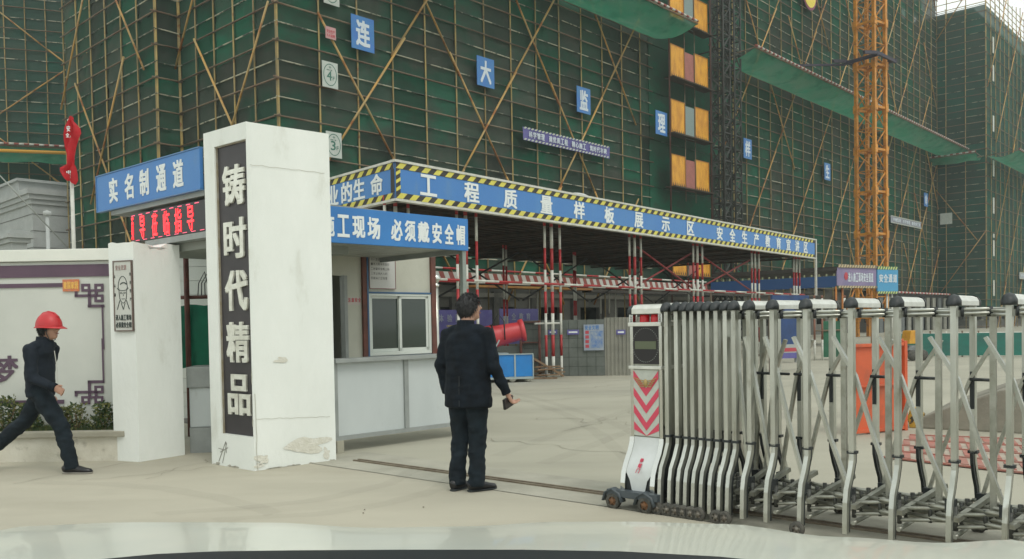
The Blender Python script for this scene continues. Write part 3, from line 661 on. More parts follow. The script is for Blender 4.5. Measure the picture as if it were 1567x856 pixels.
part('printing',mb,mat('print_grey',(.12,.12,.12),.7),n1)
n2=thing('red_sticker','small notice in red print on the booth wall beside the doorway','sticker',FH.o,FH.rz)
a=hx(531,455);b=hx(552,467);mb=MB();mb.box(a[0],b[0],-.006,-.002,b[1],a[1]);part('sheet',mb,mat('sticker_pale',(.5,.45,.42),.6),n2)
mb=MB();letters(mb,[(c,a[0]+.035+.057*i,(a[1]+b[1])/2+.015,.045,.06) for i,c in enumerate('注意安全')],y=-.006,th=.002,bold=.03);part('lettering',mb,mat('red_print',(.5,.06,.08),.6),n2)
# stainless bollard post with ball head
Fb=Fr((-1.1,13.2),90);q=Fb.s(667,426);
t=thing('ball_top_post','slender stainless post with a ball finial right of the booth','post',Fb.w(q[0],0),0)
z=q[1];mb=MB();mb.tube((0,0,0),(0,0,z-.1),.035,12);part('post_tube',mb,steel,t)
mb=MB();mb.lathe([(.035,z-.14),(.05,z-.13),(.05,z-.10),(.03,z-.09),(.03,z-.07),(.045,z-.06),(.062,z-.03),(.066,z),(.055,z+.035),(.03,z+.057),(.001,z+.063)],(0,0,0));part('finial',mb,chrome,t)
mb=MB();mb.box(-.13,.13,-.1,.1,.92,1.06);q2=Fb.s(667,541)[1]
part('red_box',mb,red_p,t)
# ================================================================== retractable gate
FG=Fr(G(949,779),131);FG.o=FG.o+FG.v*.16
XF=lambda px:FG.s(px,461)[0]
def stainless_frame(mbs,mbb,mbc,s,h,w=.062):
    """portal frame at x=s; front leg at y=0, rear leg at y=.46"""
    k=.62
    def leg(y,d,far):
        # upper post then S-bend outwards (d = outward sign)
        mbs.bars([(s,y,h-.06),(s,y,h-1.0)],w,w*.62,(1,0,0))
        zs=[h-1.0,h-1.06,h-1.15,h-1.23,h-1.31,.12,.06];ys=[0,-.005,-.05,-.105,-.125,-.135,-.135]
        p=[(s,y-yy*d,zz) for yy,zz in zip(ys,zs)]
        mbs.bars(p,w*.82,w*.55,(1,0,0))
        # black moulding on the inner edge
        p2=[(s,y-yy*d-d*.033,zz) for yy,zz in zip(ys,zs)]
        mbb.bars(p2,w*(.9 if far else .95),.018,(1,0,0))
        mbb.box(s-w*.56,s+w*.56,y-.026,y+.026,h-1.01,h-.992)
    leg(0,-1,False);leg(.46,1,True)
    # cap: extruded bar with domed black ends
    pr=[(-.5,0),(-.5,.45),(-.32,.85),(0,1),(.32,.85),(.5,.45),(.5,0)];ww=w*1.45;hh=.062
    mbc.prism([(s+a*ww,h-.062+b*hh) for a,b in pr],.0,.46)
    for sg,y0 in ((-1,0),(1,.46)):
        L=[(0,1.12),(.035,1.04),(.06,.75),(.075,.3)]
        vs=[];m=len(pr)
        for dy,kk in L:
            for a,b in pr: vs.append((s+a*ww*kk*(1 if dy else 1),y0+sg*dy,h-.066+b*hh*kk*1.05))
        fs=[(i*m+j,i*m+j+1,(i+1)*m+j+1,(i+1)*m+j) for i in range(len(L)-1) for j in range(m-1)]+[(i*m+m-1,i*m,(i+1)*m,(i+1)*m+m-1) for i in range(len(L)-1)]+[tuple(range((len(L)-1)*m,len(L)*m))]
        mbb.add(vs,fs,True)
    mbs.box(s-.02,s+.02,.03,.43,h-.13,h-.09)
def wheel(mbw,mbh,x,y,r=.050,w_=.03):
    R=Matrix.Rotation(math.pi/2,3,'X')
    mbw.lathe([(r*.55,-w_/2),(r*.95,-w_/2),(r,-w_/3),(r,w_/3),(r*.95,w_/2),(r*.55,w_/2)],(x,y,r),18,R)
    mbh.lathe([(.001,-w_*.62),(r*.3,-w_*.62),(r*.3,-w_*.35),(r*.56,-w_*.35),(r*.56,w_*.35),(r*.3,w_*.35),(r*.3,w_*.62),(.001,w_*.62)],(x,y,r),14,R)
    for k in range(5):
        a=k*2*math.pi/5;mbh.box(-.006,.006,-.002,.002,r*.25,r*.6,Matrix.Translation((x,y-w_*.4,r))@Matrix.Rotation(a,4,'Y'))
tg=thing('retractable_gate','stainless steel folding gate with crossed arms and wheels across the entrance','gate',FG.o,FG.rz)
pxs=[1021,1036,1049,1060,1072,1084,1097,1111,1124,1147,1183,1234,1303,1373,1460,1545]
ss=[XF(p) for p in pxs];d_=.27
ss+= [ss[-1]+.30*k for k in range(1,5)]
base=XF(963)
_a=FG.s(1050,463,.0);_b=FG.s(1560,449,.0);hs=lambda s:_a[1]+(_b[1]-_a[1])*(s-_a[0])/(_b[0]-_a[0])
offs=[s for s in ss]
for i,s in enumerate(ss):
    h=hs(s)
    a,b,c=MB(),MB(),MB();w_=.050 if i<9 else .052
    stainless_frame(a,b,c,s,h,w_)
    f=part('gate_frame',a,steel,tg,bev=0)
    part('black_moulding',b,black_pl,f);part('top_cap',c,cap_m,f)
    if i in (0,1,2,3,4,5,7,8,11,14,16,18) or i==5:
        for y in (-.165,.625):
            w1,h1=MB(),MB();wheel(w1,h1,s-.01,y);wo=part('wheel',w1,rubber,tg);part('hub',h1,mat('hub_grey',(.22,.21,.18),.5,.5,c2=(.12,.10,.08),ns=30),wo)
# scissor arms
for i in range(8,len(ss)-1):
    s=ss[i];n=ss[i+1];d=n-s;pd=s-ss[i-1];h=hs(s)
    for y,fl,m_ in ((.035,1,steel),(.425,-1,steel_dull)):
        mb=MB()
        if fl==1: pts=[(s-pd*.45,y,1.30*h/1.55),(s+.01,y,1.05*h/1.55),(s+d*.45,y,.66),(n-.03,y,.30)]
        else: pts=[(s+d*.45,y,1.27*h/1.55),(s-.01,y,1.02*h/1.55),(s-pd*.55,y,.55),(s-pd*.8,y,.28)]
        mb.bars(pts,.020,.038,(0,1,0));o=part('crossed_arm',mb,m_,tg)
        mb=MB();q=pts[-1];mb.box(q[0]-.03,q[0]+.03,y-.022,y+.022,q[2]-.05,q[2]+.025);q=pts[0];part('end_cap',mb,black_pl,o)
    mb=MB();mb.tube((s+.02,.30,1.03*h/1.55),(s+.1,.43,1.02*h/1.55),.011,8);mb.box(s-.012,s+.012,.425,.437,.84,1.08);part('pivot_rod',mb,black_pl,tg)
    # intermediate slim post at the back
    if i>=10:
        mb=MB();mb.bars([(s+d*.55,.23,h-.12),(s+d*.55,.23,.22)],.034,.034,(1,0,0));part('middle_post',mb,steel_dull,tg)
# floor linkage and top linkage
for i in range(0,len(ss)-1):
    s=ss[i];n=ss[i+1];d=n-s;jm,rm=MB(),MB()
    for k,(y0,y1) in enumerate(((.02,.16),(.16,.30),(.30,.44))):
        for z_ in (.16,.235):
            if i%2==0 or True:
                rm.tube((s,y0,z_),(n,y1,z_+.01),.013,6);rm.tube((s,y1,z_+.02),(n,y0,z_+.028),.013,6)
        jm.tube((s,y0,.135),(s,y0,.285),.014,8);jm.tube((s+d*.5,(y0+y1)/2,.15),(s+d*.5,(y0+y1)/2,.27),.012,8)
    if d>.1: rm.box(s+.02,n-.02,.0,.03,.28,.315) if False else rm.bars([(s+.01,-.02,.21),(s+d*.5,.44,.33)],.035,.03)
    rm.tube((s,.0,.10),(s,.46,.10),.014,6)
    o=part('floor_link',rm,steel_dull,tg);part('link_joint',jm,mat('joint_grey_metal',(.10,.105,.095),.5,.4,c2=(.05,.05,.045),ns=30),o)
    rm,jm=MB(),MB();h=hs(s)
    for z_ in (h-.085,h-.11):
        rm.tube((s+.02,.08,z_),(n-.01,.36,z_),.011,6);rm.tube((s+.02,.36,z_-.012),(n-.01,.08,z_-.012),.011,6)
    jm.tube((s+d*.5,.22,h-.13),(s+d*.5,.22,h-.07),.018,8);jm.tube((s+.02,.08,h-.13),(s+.02,.08,h-.07),.016,8)
    o=part('top_link',rm,steel,tg);part('link_joint',jm,black_pl,o)
# gate head unit: broad face looks out to the street (-y)
hx0=XF(963);W_=XF(1012)-hx0
t=thing('gate_drive_unit','gate drive unit with pink chevrons below a dark round no-entry display','gate motor',FG.w(hx0,0),FG.rz)
h=hs(hx0)-.005;dx=.42
mb=MB()
for x in (0,W_-.03):
    mb.box(x,x+.03,0,.04,.53,h-.075);mb.box(x,x+.03,dx-.04,dx,.53,h-.075)
part('corner_column',mb,chrome,t,bev=.004)
mb=MB();mb.box(.03,W_-.03,.012,dx-.02,.53,h-.17);part('body',mb,steel_dull,t)
mb=MB();mb.box(.03,W_-.03,-.002,.012,h-.46,h-.17);dp=part('display',mb,led_bg,t)
mb=MB();mb.box(.05,W_-.05,-.005,-.002,h-.345,h-.285);part('display_bar',mb,mat('lcd_green',(.10,.12,.07),.5),dp)
mb=MB();cx,cz=W_/2,h-.315
for k in range(44):
    a=2*math.pi*k/44;mb.box(cx+.115*math.cos(a)-.003,cx+.115*math.cos(a)+.003,-.0045,-.002,cz+.13*math.sin(a)-.003,cz+.13*math.sin(a)+.003)
part('display_ring',mb,mat('lcd_grey',(.20,.22,.2),.5),dp)
mb=MB();mb.box(-.004,W_+.004,-.02,dx+.02,h-.17,h-.14);mb.box(-.004,W_+.004,-.02,dx+.02,h-.50,h-.475);part('cross_rail',mb,cap_m,t,bev=.004)
pr=[(-.02,h-.075),(-.02,h-.035),(.01,h-.008),(.07,h),(dx-.07,h),(dx-.01,h-.008),(dx+.02,h-.035),(dx+.02,h-.075)]
mb=MB();mb.prism(pr,.03,W_+.005,'x');part('top_cap',mb,cap_m,t,bev=.004)
mb=MB();mb.prism([(a,b-.004) for a,b in pr],-.012,.031,'x');part('cap_end',mb,black_pl,t,bev=.012)
mb=MB();mb.box(-.004,.03,0,.05,h-.14,h-.075);mb.box(W_-.03,W_+.004,0,.05,h-.14,h-.075);part('cap_bracket',mb,chrome,t)
for x in (W_*.33,W_*.68):
    mb=MB();mb.lathe([(.001,h-.08),(.035,h-.08),(.04,h-.1),(.04,h-.138)],(x,.07,0));part('warning_lamp',mb,mat('red_lamp',(.65,.02,.03),.25),t)
z1_,z0_=h-.505,.555;Y0,Y1=.032,W_-.032
mb=MB();mb.box(Y0,Y1,-.003,.012,z0_,z1_);part('chevron_panel',mb,mat('reflective_white',(.52,.55,.50),.4,c2=(.45,.48,.43),ns=20),t)
mb=MB();H0=(z1_-z0_);ym=(Y0+Y1)/2
for k in range(4):
    zt_=z1_-H0*.01-k*H0*.26;dz=H0*.27;th_=H0*.12
    for sg in (-1,1):
        ye=Y0 if sg<0 else Y1;zz=[(ye,zt_),(ym,zt_-dz),(ym,zt_-dz-th_),(ye,zt_-th_)]
        zz=[(y_,max(z_,z0_)) for y_,z_ in zz];mb.prism(zz,-.006,-.0035)
part('pink_chevron',mb,mat('chevron_pink',(.60,.06,.11),.45),t)
mb=MB()
for sg in (-1,1):
    for k in range(4): mb.bars([(ym+sg*.01,-.012,z1_-.085-k*.014),(ym+sg*(.05),-.012,z1_-.078-k*.016),(ym+sg*(.10-k*.015),-.012,z1_-.062-k*.018)],.004,.007)
mb.ell((ym,-.012,z1_-.10),(.018,.006,.03));part('winged_emblem',mb,mat('brass',(.45,.33,.15),.35,.8),t)
prof=[(0,.545,0),(-.005,.50,0),(-.035,.43,.01),(-.085,.36,.02),(-.12,.30,.01),(-.13,.23,-.035),(-.13,.15,-.055)]
mb=MB();vs=[]
for y,z,gx in prof:
    for k in range(5): vs.append((.03-gx+(W_-.06+2*gx)*k/4,y,z))
mb.add(vs,[(i*5+j,i*5+j+1,(i+1)*5+j+1,(i+1)*5+j) for i in range(len(prof)-1) for j in range(4)],True);part('flared_skirt',mb,mat('skirt_white',(.60,.63,.63),.3,c2=(.52,.55,.54),ns=6),t)
mb=MB();mb.box(.03,W_-.03,.002,dx-.02,.14,.54);mb.box(.02,W_-.02,-.12,.0,.13,.30);part('motor_housing',mb,black_pl,t)
mb=MB();letters(mb,[(c,0,.045*(1-k),.03,.04) for k,c in enumerate('伸缩门')],y=0,th=.002,bold=.03)
o=part('maker_plate',mb,MATS['chevron_pink'],t);o.matrix_local=Matrix.Translation((W_/2,-.105,.34))@Matrix.Rotation(rad(-38),4,'X')
ys=[0,-.005,-.035,-.09,-.125,-.14,-.14];zs=[.54,.50,.43,.35,.28,.2,.13]
for x in (.012,W_-.012):
    mb=MB();mb.bars([(x,a+.01,b) for a,b in zip(ys,zs)],.035,.04,(1,0,0));part('curved_leg',mb,chrome,t)
    mb=MB();mb.bars([(x,dx-a-.01,b) for a,b in zip(ys,zs)],.035,.04,(1,0,0));part('curved_leg',mb,chrome,t)
for y in (-.17,dx+.17):
    mb=MB();mb.box(-.10,W_+.06,y-.03,y+.04,.10,.15)
    for x in (-.05,W_-.05): mb.path([(x-.085,y-.01,.06),(x-.065,y-.01,.125),(x,y-.01,.158),(x+.065,y-.01,.125),(x+.085,y-.01,.06)],[(.04,.010)]*5,6,True,(0,1,0))
    part('mudguard',mb,mat('grey_guard',(.06,.075,.085),.5),t)
    for x in (-.05,W_-.05):
        w1,h1=MB(),MB();wheel(w1,h1,x,y-.01,.062,.045);wo=part('wheel',w1,rubber,t);part('hub',h1,rust,wo)
mb=MB();mb.box(-.02,W_,-.13,dx+.13,.09,.13);part('chassis',mb,black_pl,t)
# ================================================================== main building under scaffold
FA=Fr((-7.4,35),42.8)
rg=random.Random(11)
def wallmesh(mb,P,Q,z0,z1,bay,st,th=.25,wfrac=.5,zsill=.9,zhead=2.3,nrm=None):
    """wall from P to Q (local xy) with rows of real openings"""
    P=Vector(P);Q=Vector(Q);L=(Q-P).length;u=(Q-P)/L;n=Vector(nrm)
    def b(a0,a1,za,zb,d0=0.,d1=th):
        c=[P+u*a0-n*d0,P+u*a1-n*d0,P+u*a1-n*d1,P+u*a0-n*d1];mb.prism([(p.x,p.y) for p in c],za,zb,'z')
    nf=int((z1-z0)/st);nb=max(1,int(L/bay));bw=L/nb
    for f in range(nf):
        z=z0+f*st;b(0,L,z,z+zsill);b(0,L,z+zhead,z+st)
        for k in range(nb+1):
            a0=max(0,k*bw-bw*(1-wfrac)/2);a1=min(L,k*bw+bw*(1-wfrac)/2);b(a0,a1,z+zsill,z+zhead)
    if z0+nf*st<z1:b(0,L,z0+nf*st,z1)
bd=thing('apartment_block','long concrete apartment block under construction wrapped in green netting','building',FA.o,FA.rz)
mb=MB();S0,S1=-2.26,80.0;HT=42
wallmesh(mb,(S0+1.4,1.5),(S1,1.5),0,HT,3.6,2.9,nrm=(0,-1));part('front_wall',mb,raw_conc,bd)
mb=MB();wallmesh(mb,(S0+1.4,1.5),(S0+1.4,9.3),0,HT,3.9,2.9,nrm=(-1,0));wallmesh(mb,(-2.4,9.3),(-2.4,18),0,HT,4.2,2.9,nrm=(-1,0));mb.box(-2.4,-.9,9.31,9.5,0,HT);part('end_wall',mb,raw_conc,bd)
mb=MB()
for f in range(15):
    mb.box(S0+1.2,S1,1.3,1.497,f*2.9-.1,f*2.9+.12) if f else None
part('floor_slab',mb,mat('slab_concrete',(.22,.21,.18),.9),bd)
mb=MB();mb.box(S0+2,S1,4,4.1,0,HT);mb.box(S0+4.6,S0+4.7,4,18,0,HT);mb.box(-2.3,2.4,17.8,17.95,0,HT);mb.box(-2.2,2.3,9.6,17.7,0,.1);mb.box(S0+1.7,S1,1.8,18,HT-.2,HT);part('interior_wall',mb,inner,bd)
# ground storey details seen under the netting
mb=MB()
for s in (5.2,8.0,11.0,13.9,17.5,20.5,23.5,27,31,35): mb.box(s,s+.5,1.30,1.495,0,3.1)
part('ground_column',mb,mat('column_concrete',(.12,.118,.105),.95,c2=(.08,.08,.075),ns=3),bd)
nets_count=[0]
def netmesh(w_,h_,seed,na=8,nb_=7):
    mb=MB();vs=[]
    for j in range(nb_+1):
        for i in range(na+1):
            x=w_*i/na;z=h_*j/nb_;ed=(i in(0,na))*.6+(j in (0,nb_))*.4
            vs.append((x,.065*mn.noise((x*2.4+seed*5,z*1.6,seed))*(1.6-ed)+.02*math.sin(math.pi*i/na),z+(.03*mn.noise((x*3,seed,j)) if 0<j<nb_ else 0)))
    mb.add(vs,[(j*(na+1)+i,j*(na+1)+i+1,(j+1)*(na+1)+i+1,(j+1)*(na+1)+i) for j in range(nb_) for i in range(na)],True);return mb
def scaffold_face(par,P,Q,z0,z1,bay,lift,mats_,budget,cache,bfull=0,pole_r=.040,braces=True,skip=None,mid=True,c_off=8.4,lk=10.3,slope=1.42,zn0=None,brace_fams=(1,-1),pr=.5):
    """poles, ledgers, rails, braces and net sheets on one face; P->Q local xy with outward normal to the right of travel"""
    P=Vector(P);Q=Vector(Q);L=(Q-P).length;u=(Q-P)/L;out=Vector((u.y,-u.x));ang=math.atan2(u.y,u.x)
    nb=max(1,round(L/bay));bw=L/nb
    def pt(s,z,o): p=P+u*s+out*o;return (p.x,p.y,z)
    skip=skip or []
    isin=lambda s:any(a<=s<=b for a,b in skip)
    for k in range(nb+1):
        s=k*bw
        if isin(s):continue
        mb=MB();a=pt(s,0,.03);zz=0;pts=[]
        n_=max(2,int(z1/6))
        for i in range(n_+1): pts.append(pt(s+rg.uniform(-.02,.02),(z1+rg.uniform(.2,1.0))*i/n_,.04+rg.uniform(-.012,.012)))
        mb.path(pts,pole_r,6);part('standard_pole',mb,bamboo,par)
    nl=int((z1-z0)/lift)
    segs=[];cur=0
    for a,b in sorted(skip): segs.append((cur,a));cur=b
    segs.append((cur,L));segs=[s_ for s_ in segs if s_[1]-s_[0]>.5]
    for j in range(nl+1):
        z=z0+j*lift
        for a,b in segs:
            mb=MB();n_=max(2,int((b-a)/5));pts=[pt(a-.25+(b-a+.5)*i/n_,z+rg.uniform(-.03,.03),.085) for i in range(n_+1)];mb.path(pts,pole_r*.95,6);part('ledger',mb,ledg,par)
            if mid:
                mb=MB()
                for zo in (.73,):
                    pts=[pt(a-.1+(b-a+.2)*i/n_,z+lift*zo*.99/1.45*1.0+rg.uniform(-.04,.04),.015) for i in range(n_+1)];mb.path(pts,pole_r*.75,5)
                part('guard_rail',mb,railm,par)
    if braces:
        for fam in brace_fams:
            for k in range(-14,14):
                c=c_off-lk*k if fam>0 else 16.6+lk*k
                # z=fam*slope*s+c
                lo,hi=None,None
                s=0;run=[]
                stp=4.6
                zz=z0-1
                while zz<z1:
                    sa=(zz-c)/(fam*slope);sb=(zz+stp*slope*.82-c)/(fam*slope)
                    m_=(sa+sb)/2
                    if fam<0 and P.x+m_*u.x>33 and cache=='main' and rg.random()<.55: zz+=stp*slope*.82;continue
                    if 0<=min(sa,sb) and max(sa,sb)<=L and not isin(m_) and not isin(sa) and not isin(sb):
                        j1=rg.uniform(-.05,.05);e_=.35/ slope
                        mb=MB();d=sb-sa;mb.path([pt(sa-d*.09+j1,zz-stp*slope*.82*.09,.14+.05*(fam>0)),pt(sb+d*.09+j1,zz+stp*slope*.82*1.09,.14+.05*(fam>0)+.05)],pole_r*1.25,6)
                        part('brace',mb,brace_m,par)
                    zz+=stp*slope*.82
    # net sheets
    zz0=z0 if zn0 is None else zn0;rows=int((z1-zz0)/(lift*2));vari=[]
    if cache not in scaffold_face.c: scaffold_face.c[cache]=[[netmesh(bw*1.0,lift*2,q).mesh('net_sheet_%d'%q,m) for q in range(5)] for m in mats_]
    V=scaffold_face.c[cache];rest=MB()
    for r in range(rows):
        for k in range(nb):
            s=k*bw
            if isin(s+bw*.5):continue
            kk=mn.noise((k*.45+P.x,r*.7,ang*3))+rg.uniform(-.42,.42);kk-=.2 if 'far' in cache else 0;mi=0 if kk<-.12 else (1 if kk<.12 else 2)
            z=zz0+r*lift*2
            if nets_count[0]<300 and k*bw<bfull and z<26:
                nets_count[0]+=1;p=pt(s,z,-.05);o=link('net_sheet',V[mi][rg.randrange(5)],par,p,ang)
            else:
                rest.cur=mi;src=netmesh(bw,lift*2,rg.random()*50,3,3) if False else None
                vs=[]
                for j in range(4):
                    for i in range(4):
                        q=pt(s+bw*i/3,z+lift*2*j/3,-.05+rg.uniform(-.03,.03)*(1 if i in(1,2) else 0));vs.append(q)
                rest.add(vs,[(j*4+i,j*4+i+1,(j+1)*4+i+1,(j+1)*4+i) for j in range(3) for i in range(3)],True)
    if rest.v: part('net_sheets',rest,mats_,par,kind='stuff')
scaffold_face.c={}
sc=thing('scaffold','green netted scaffold of yellow poles around the main apartment block','scaffold',FA.o,FA.rz)
scaffold_face(sc,(S0,0),(S1,0),3.9,HT-1.5,1.9,1.45,nets,300,'main',bfull=45,skip=[(25.9,33.2)],c_off=8.4-1.42*2.26,)
scaffold_face(sc,(S0,8),(S0,0),3.9,HT-1.5,1.75,1.45,nets,300,'side',bfull=99,c_off=3)
scaffold_face(sc,(S0-1.09,8),(S0,8),3.9,HT-1.5,1.09,1.45,nets,300,'jog',bfull=99,braces=False)
scaffold_face(sc,(S0-1.09,18.6),(S0-1.09,8),3.9,HT-1.5,1.75,1.45,nets,300,'side2',bfull=99,c_off=3)
# ground level props & poles
for s in (4.4,5.4,7.0,7.8,11.6,12.2,13.0,17.6,18.4,19.0):
    mb=MB();mb.tube((s,-.6,1.9 if rg.random()<.6 else .6),(s,-.6,3.5),.035,6);part('white_prop',mb,white_p,sc)
# catch fans
def catch(par_frame,s0,s1,z,label,out=3.0,oz=.15,y0=-.2,endsag=True,rail=True,cell=1.9):
    t=thing('catch_platform',label,'safety net',par_frame.w(s0,y0),par_frame.rz,'net catch platforms on the scaffolds');t.location.z=z
    L=s1-s0;n_=max(2,int(L/cell*2));m_=8
    vs=[]
    for j in range(m_+1):
        for i in range(n_+1):
            v=j/m_;x=L*i/n_;sg=-.38*math.sin(math.pi*v)*(1+.5*mn.noise((x*.35,z,1)))-.28*abs(math.sin(x*math.pi/(cell*2)))*math.sin(math.pi*v)
            vs.append((x,-out*v,oz*v+sg))
    mb=MB();mb.add(vs,[(j*(n_+1)+i,j*(n_+1)+i+1,(j+1)*(n_+1)+i+1,(j+1)*(n_+1)+i) for j in range(m_) for i in range(n_)],True);part('net_sheet',mb,net_catch,t)
    mb=MB()
    mb.tube((0,-out,oz),(L,-out,oz),.045,6);mb.tube((0,0,0),(L,0,0),.045,6);mb.tube((0,0,0),(0,-out,oz),.04,6);mb.tube((L,0,0),(L,-out,oz),.04,6);part('edge_pole',mb,ledg,t)
    for k in range(1,int(L/(cell*2))+1):
        x=k*cell*2
        if x>=L:break
        mb=MB();mb.tube((x,0,-.02),(x,-out,oz-.02),.03,6);part('outrigger',mb,ledg,t)
    if rail:
        mb=MB();xband(mb,(0,-out-.02,oz+.14),(L,-out-.02,oz+.14),.07,.30,6);part('striped_edge_rail',mb,[mat('faded_shaded_red',(.26,.07,.055),.7),mat('faded_shaded_white',(.5,.5,.46),.7)],t)  # faded paint; the same dull tones carry shade on the guard boards
    return t
catch(FA,S0-.3,24.0,18.7,'green catch net cantilevered high on the main scaffold left of the hoist doors',3.0)
catch(FA,31.2,80.5,18.95,'long green catch net running from the hoist mast behind the crane',3.0)
# stub of platform + board right of the hoist mast
# hoist doors
door_z=[(16.22,18.23,'pink'),(12.85,14.9,'grey'),(9.62,11.58,'pink'),(19.7,21.7,'grey'),(4.2,6.9,'pink')]
lbs=['pair of orange hoist doors just under the catch net with a pink middle board','pair of orange hoist doors with a grey middle board, second below the catch net','pair of orange hoist doors with a pink middle board above the canopy sign','topmost pair of orange hoist doors cut off by the photo edge','lowest orange hoist doors seen under the canopy roof']
for (za,zb,cm),lb in zip(door_z,lbs):
    t=thing('hoist_door',lb,'hoist door',FA.w(24.1,-1.2),FA.rz,'orange doors of the hoist landings');t.location.z=za
    h=zb-za
    for x0_,x1_ in ((0.04,1.62),(2.85,4.5)):
        mb=MB();mb.box(x0_,x1_,0,.05,.02,h);pn=part('door_panel',mb,door_m,t)
        mb=MB()
        for q in (x0_,x1_-.05): mb.box(q,q+.05,-.03,-.002,.02,h)
        mb.box(x0_,x1_,-.028,-.001,h-.05,h);part('door_frame',mb,mat('door_edge',(.40,.17,.02),.6),pn)
        mb=MB()
        for k in range(6): mb.prism([(x0_+.12+k*.25,.06),(x0_+.24+k*.25,.06),(x0_+.12+k*.25,.28)],-.036,-.031)
        part('black_tread',mb,black_p,pn)
    mb=MB();mb.box(1.66,2.81,.02,.06,-.1,h-.15);part('middle_board',mb,pink_m if cm=='pink' else greyb,t)
    mb=MB();mb.tube((1.64,-.02,-.8),(1.64,-.02,h+.9),.03,6);mb.tube((2.83,-.02,-.8),(2.83,-.02,h+.9),.03,6);part('upright',mb,ledg,t)
    mb=MB();mb.box(-.1,4.6,-.35,.35,-.09,-.01);part('landing_plank',mb,mat('landing_dark',(.05,.035,.025),.9),t)
mb=MB();
for z in range(0,14):
    zz=3.9+z*2.9
    if zz<HT: mb.box(23.6,31.0,.0,.04,zz,zz+2.86)
t=single('hoist_backing_net',mb,nets,'dark netting behind the hoist doors and mast','netting',FA.o,FA.rz)
mb=MB()
for x in (23.95,28.85,):
    mb.tube((x,-1.25,0),(x,-1.25,HT),.06,6)
single('hoist_guide_frame',mb,mat('guide_rust',(.09,.04,.03),.8),'tall rusty guide posts either side of the hoist doors','hoist frame',FA.o,FA.rz)
def lattice(mb,cx,cy,w_,z0,z1,st,rc,rb,double=False):
    cs=[(cx-w_/2,cy-w_/2),(cx+w_/2,cy-w_/2),(cx+w_/2,cy+w_/2),(cx-w_/2,cy+w_/2)]
    for c in cs: mb.tube((*c,z0),(*c,z1),rc,6)
    z=z0;i=0
    while z<z1-.01:
        z2=min(z+st,z1)
        for k in range(4):
            a=cs[k];b=cs[(k+1)%4];mb.tube((*a,z),(*b,z),rb,5);mb.tube((*(a if i%2 else b),z),(*(b if i%2 else a),z2),rb,5)
        z=z2;i+=1
for k,(x,lb) in enumerate(((29.55,'near dark lattice mast of the building hoist beside the orange doors'),(31.0,'far dark lattice mast of the building hoist beside the crane side netting'))):
    t=thing('hoist_mast',lb,'hoist mast',FA.w(x,-1.6),FA.rz,'hoist masts')
    mb=MB();lattice(mb,0,0,.85,0,HT,.9,.07,.045);part('lattice',mb,mat('mast_dark',(.028,.032,.03),.6,c2=(.05,.05,.045),ns=3),t)
    mb=MB()
    for q in range(10): mb.tube((0,.4,3+q*4),(0,1.6,3+q*4),.05,6)
    part('wall_tie',mb,MATS['mast_dark'],t)
# character plates
plates=[('连',555,52,1.18,1.12,-.22,'first blue plate with a white character, nearest the building corner'),('大',743,111,1.18,1.12,-.16,'second blue plate from the corner, its character a man with spread arms shape'),('监',893,154,1.2,1.1,-.1,'third blue plate from the corner, above the purple slogan strip'),('理',1012,189,1.25,1.1,-.08,'fourth blue plate, immediately left of the hoist doors'),('样',1144,228,1.2,1.15,0,'fifth blue plate, first one right of the hoist mast'),('生',1266,263,1.2,1.15,0,'sixth blue plate, between hoist mast and orange crane'),('命',1417,306,1.25,1.3,0,'seventh blue plate, the only one right of the orange crane')]
wht=mat('plate_letter',(.60,.66,.72),.6)
for ch,px,py,w_,h_,tilt,lb in plates:
    yo=-1.1 if ch=='理' else -.3
    q=FA.s(px,py,yo);t=thing('character_plate',lb,'sign',FA.w(q[0],yo),FA.rz,'blue character plates on the scaffold');t.location.z=q[1];h_=1.40
    mb=MB();mb.box(-w_/2,w_/2,-.015,.015,-h_/2,h_/2);a=part('board',mb,mat('plate_blue',(.045,.17,.50),.5,c2=(.05,.2,.45),ns=2),t)
    mb=MB();letters(mb,[(ch,0,0,w_*.62,h_*.78)],y=-.016,th=.01,bold=.045,res=1);part('lettering',mb,wht,t)
paper=mat('plate_paper',(.50,.54,.50),.7,c2=(.44,.48,.44),ns=4);gink=mat('green_ink',(.05,.16,.12),.7)
for n_,px,py,lb in (('5',507,-12,'white floor plate cut off by the top of the photo'),('4',505,115,'white floor plate with a ringed figure 4'),('3',511,222,'white floor plate with a ringed figure 3 behind the tall pillar')):
    q=FA.s(px,py,-.3);t=thing('floor_plate',lb,'sign',FA.w(q[0],-.3),FA.rz,'floor number plates');t.location.z=q[1]
    mb=MB();mb.box(-.38,.38,-.01,.01,-.52,.52);part('board',mb,paper,t)
    mb=MB()
    for k in range(28):
        a0=2*math.pi*k/28;a1=2*math.pi*(k+1)/28;mb.bar((.31*math.cos(a0),-.013,.43*math.sin(a0)),(.31*math.cos(a1),-.013,.43*math.sin(a1)),.004,.03)
    letters(mb,[(n_,-.04,-.04,.24,.38),('F',.17,-.12,.10,.16),('中',0,.3,.10,.10)],y=-.011,th=.004,bold=.03);letters(mb,[(c,-.14+.07*i,.19,.055,.05) for i,c in enumerate('建筑工程')],y=-.011,th=.004);part('lettering',mb,gink,t)
q=FA.s(506,51,-.3);t=thing('pink_plate','small pink and white plate left of the first blue character plate','sign',FA.w(q[0],-.3),FA.rz);t.location.z=q[1]
mb=MB();mb.box(-.25,.25,-.01,.01,-.24,.24);part('board',mb,mat('pink_board',(.50,.28,.28),.7),t)
mb=MB();letters(mb,[(c,-.15+.10*i,.06,.085,.13) for i,c in enumerate('安全生产')]+[(c,-.15+.10*i,-.11,.085,.13) for i,c in enumerate('人人有责')],y=-.011,th=.004,bold=.03,res=1);part('lettering',mb,MATS['red_print'],t)
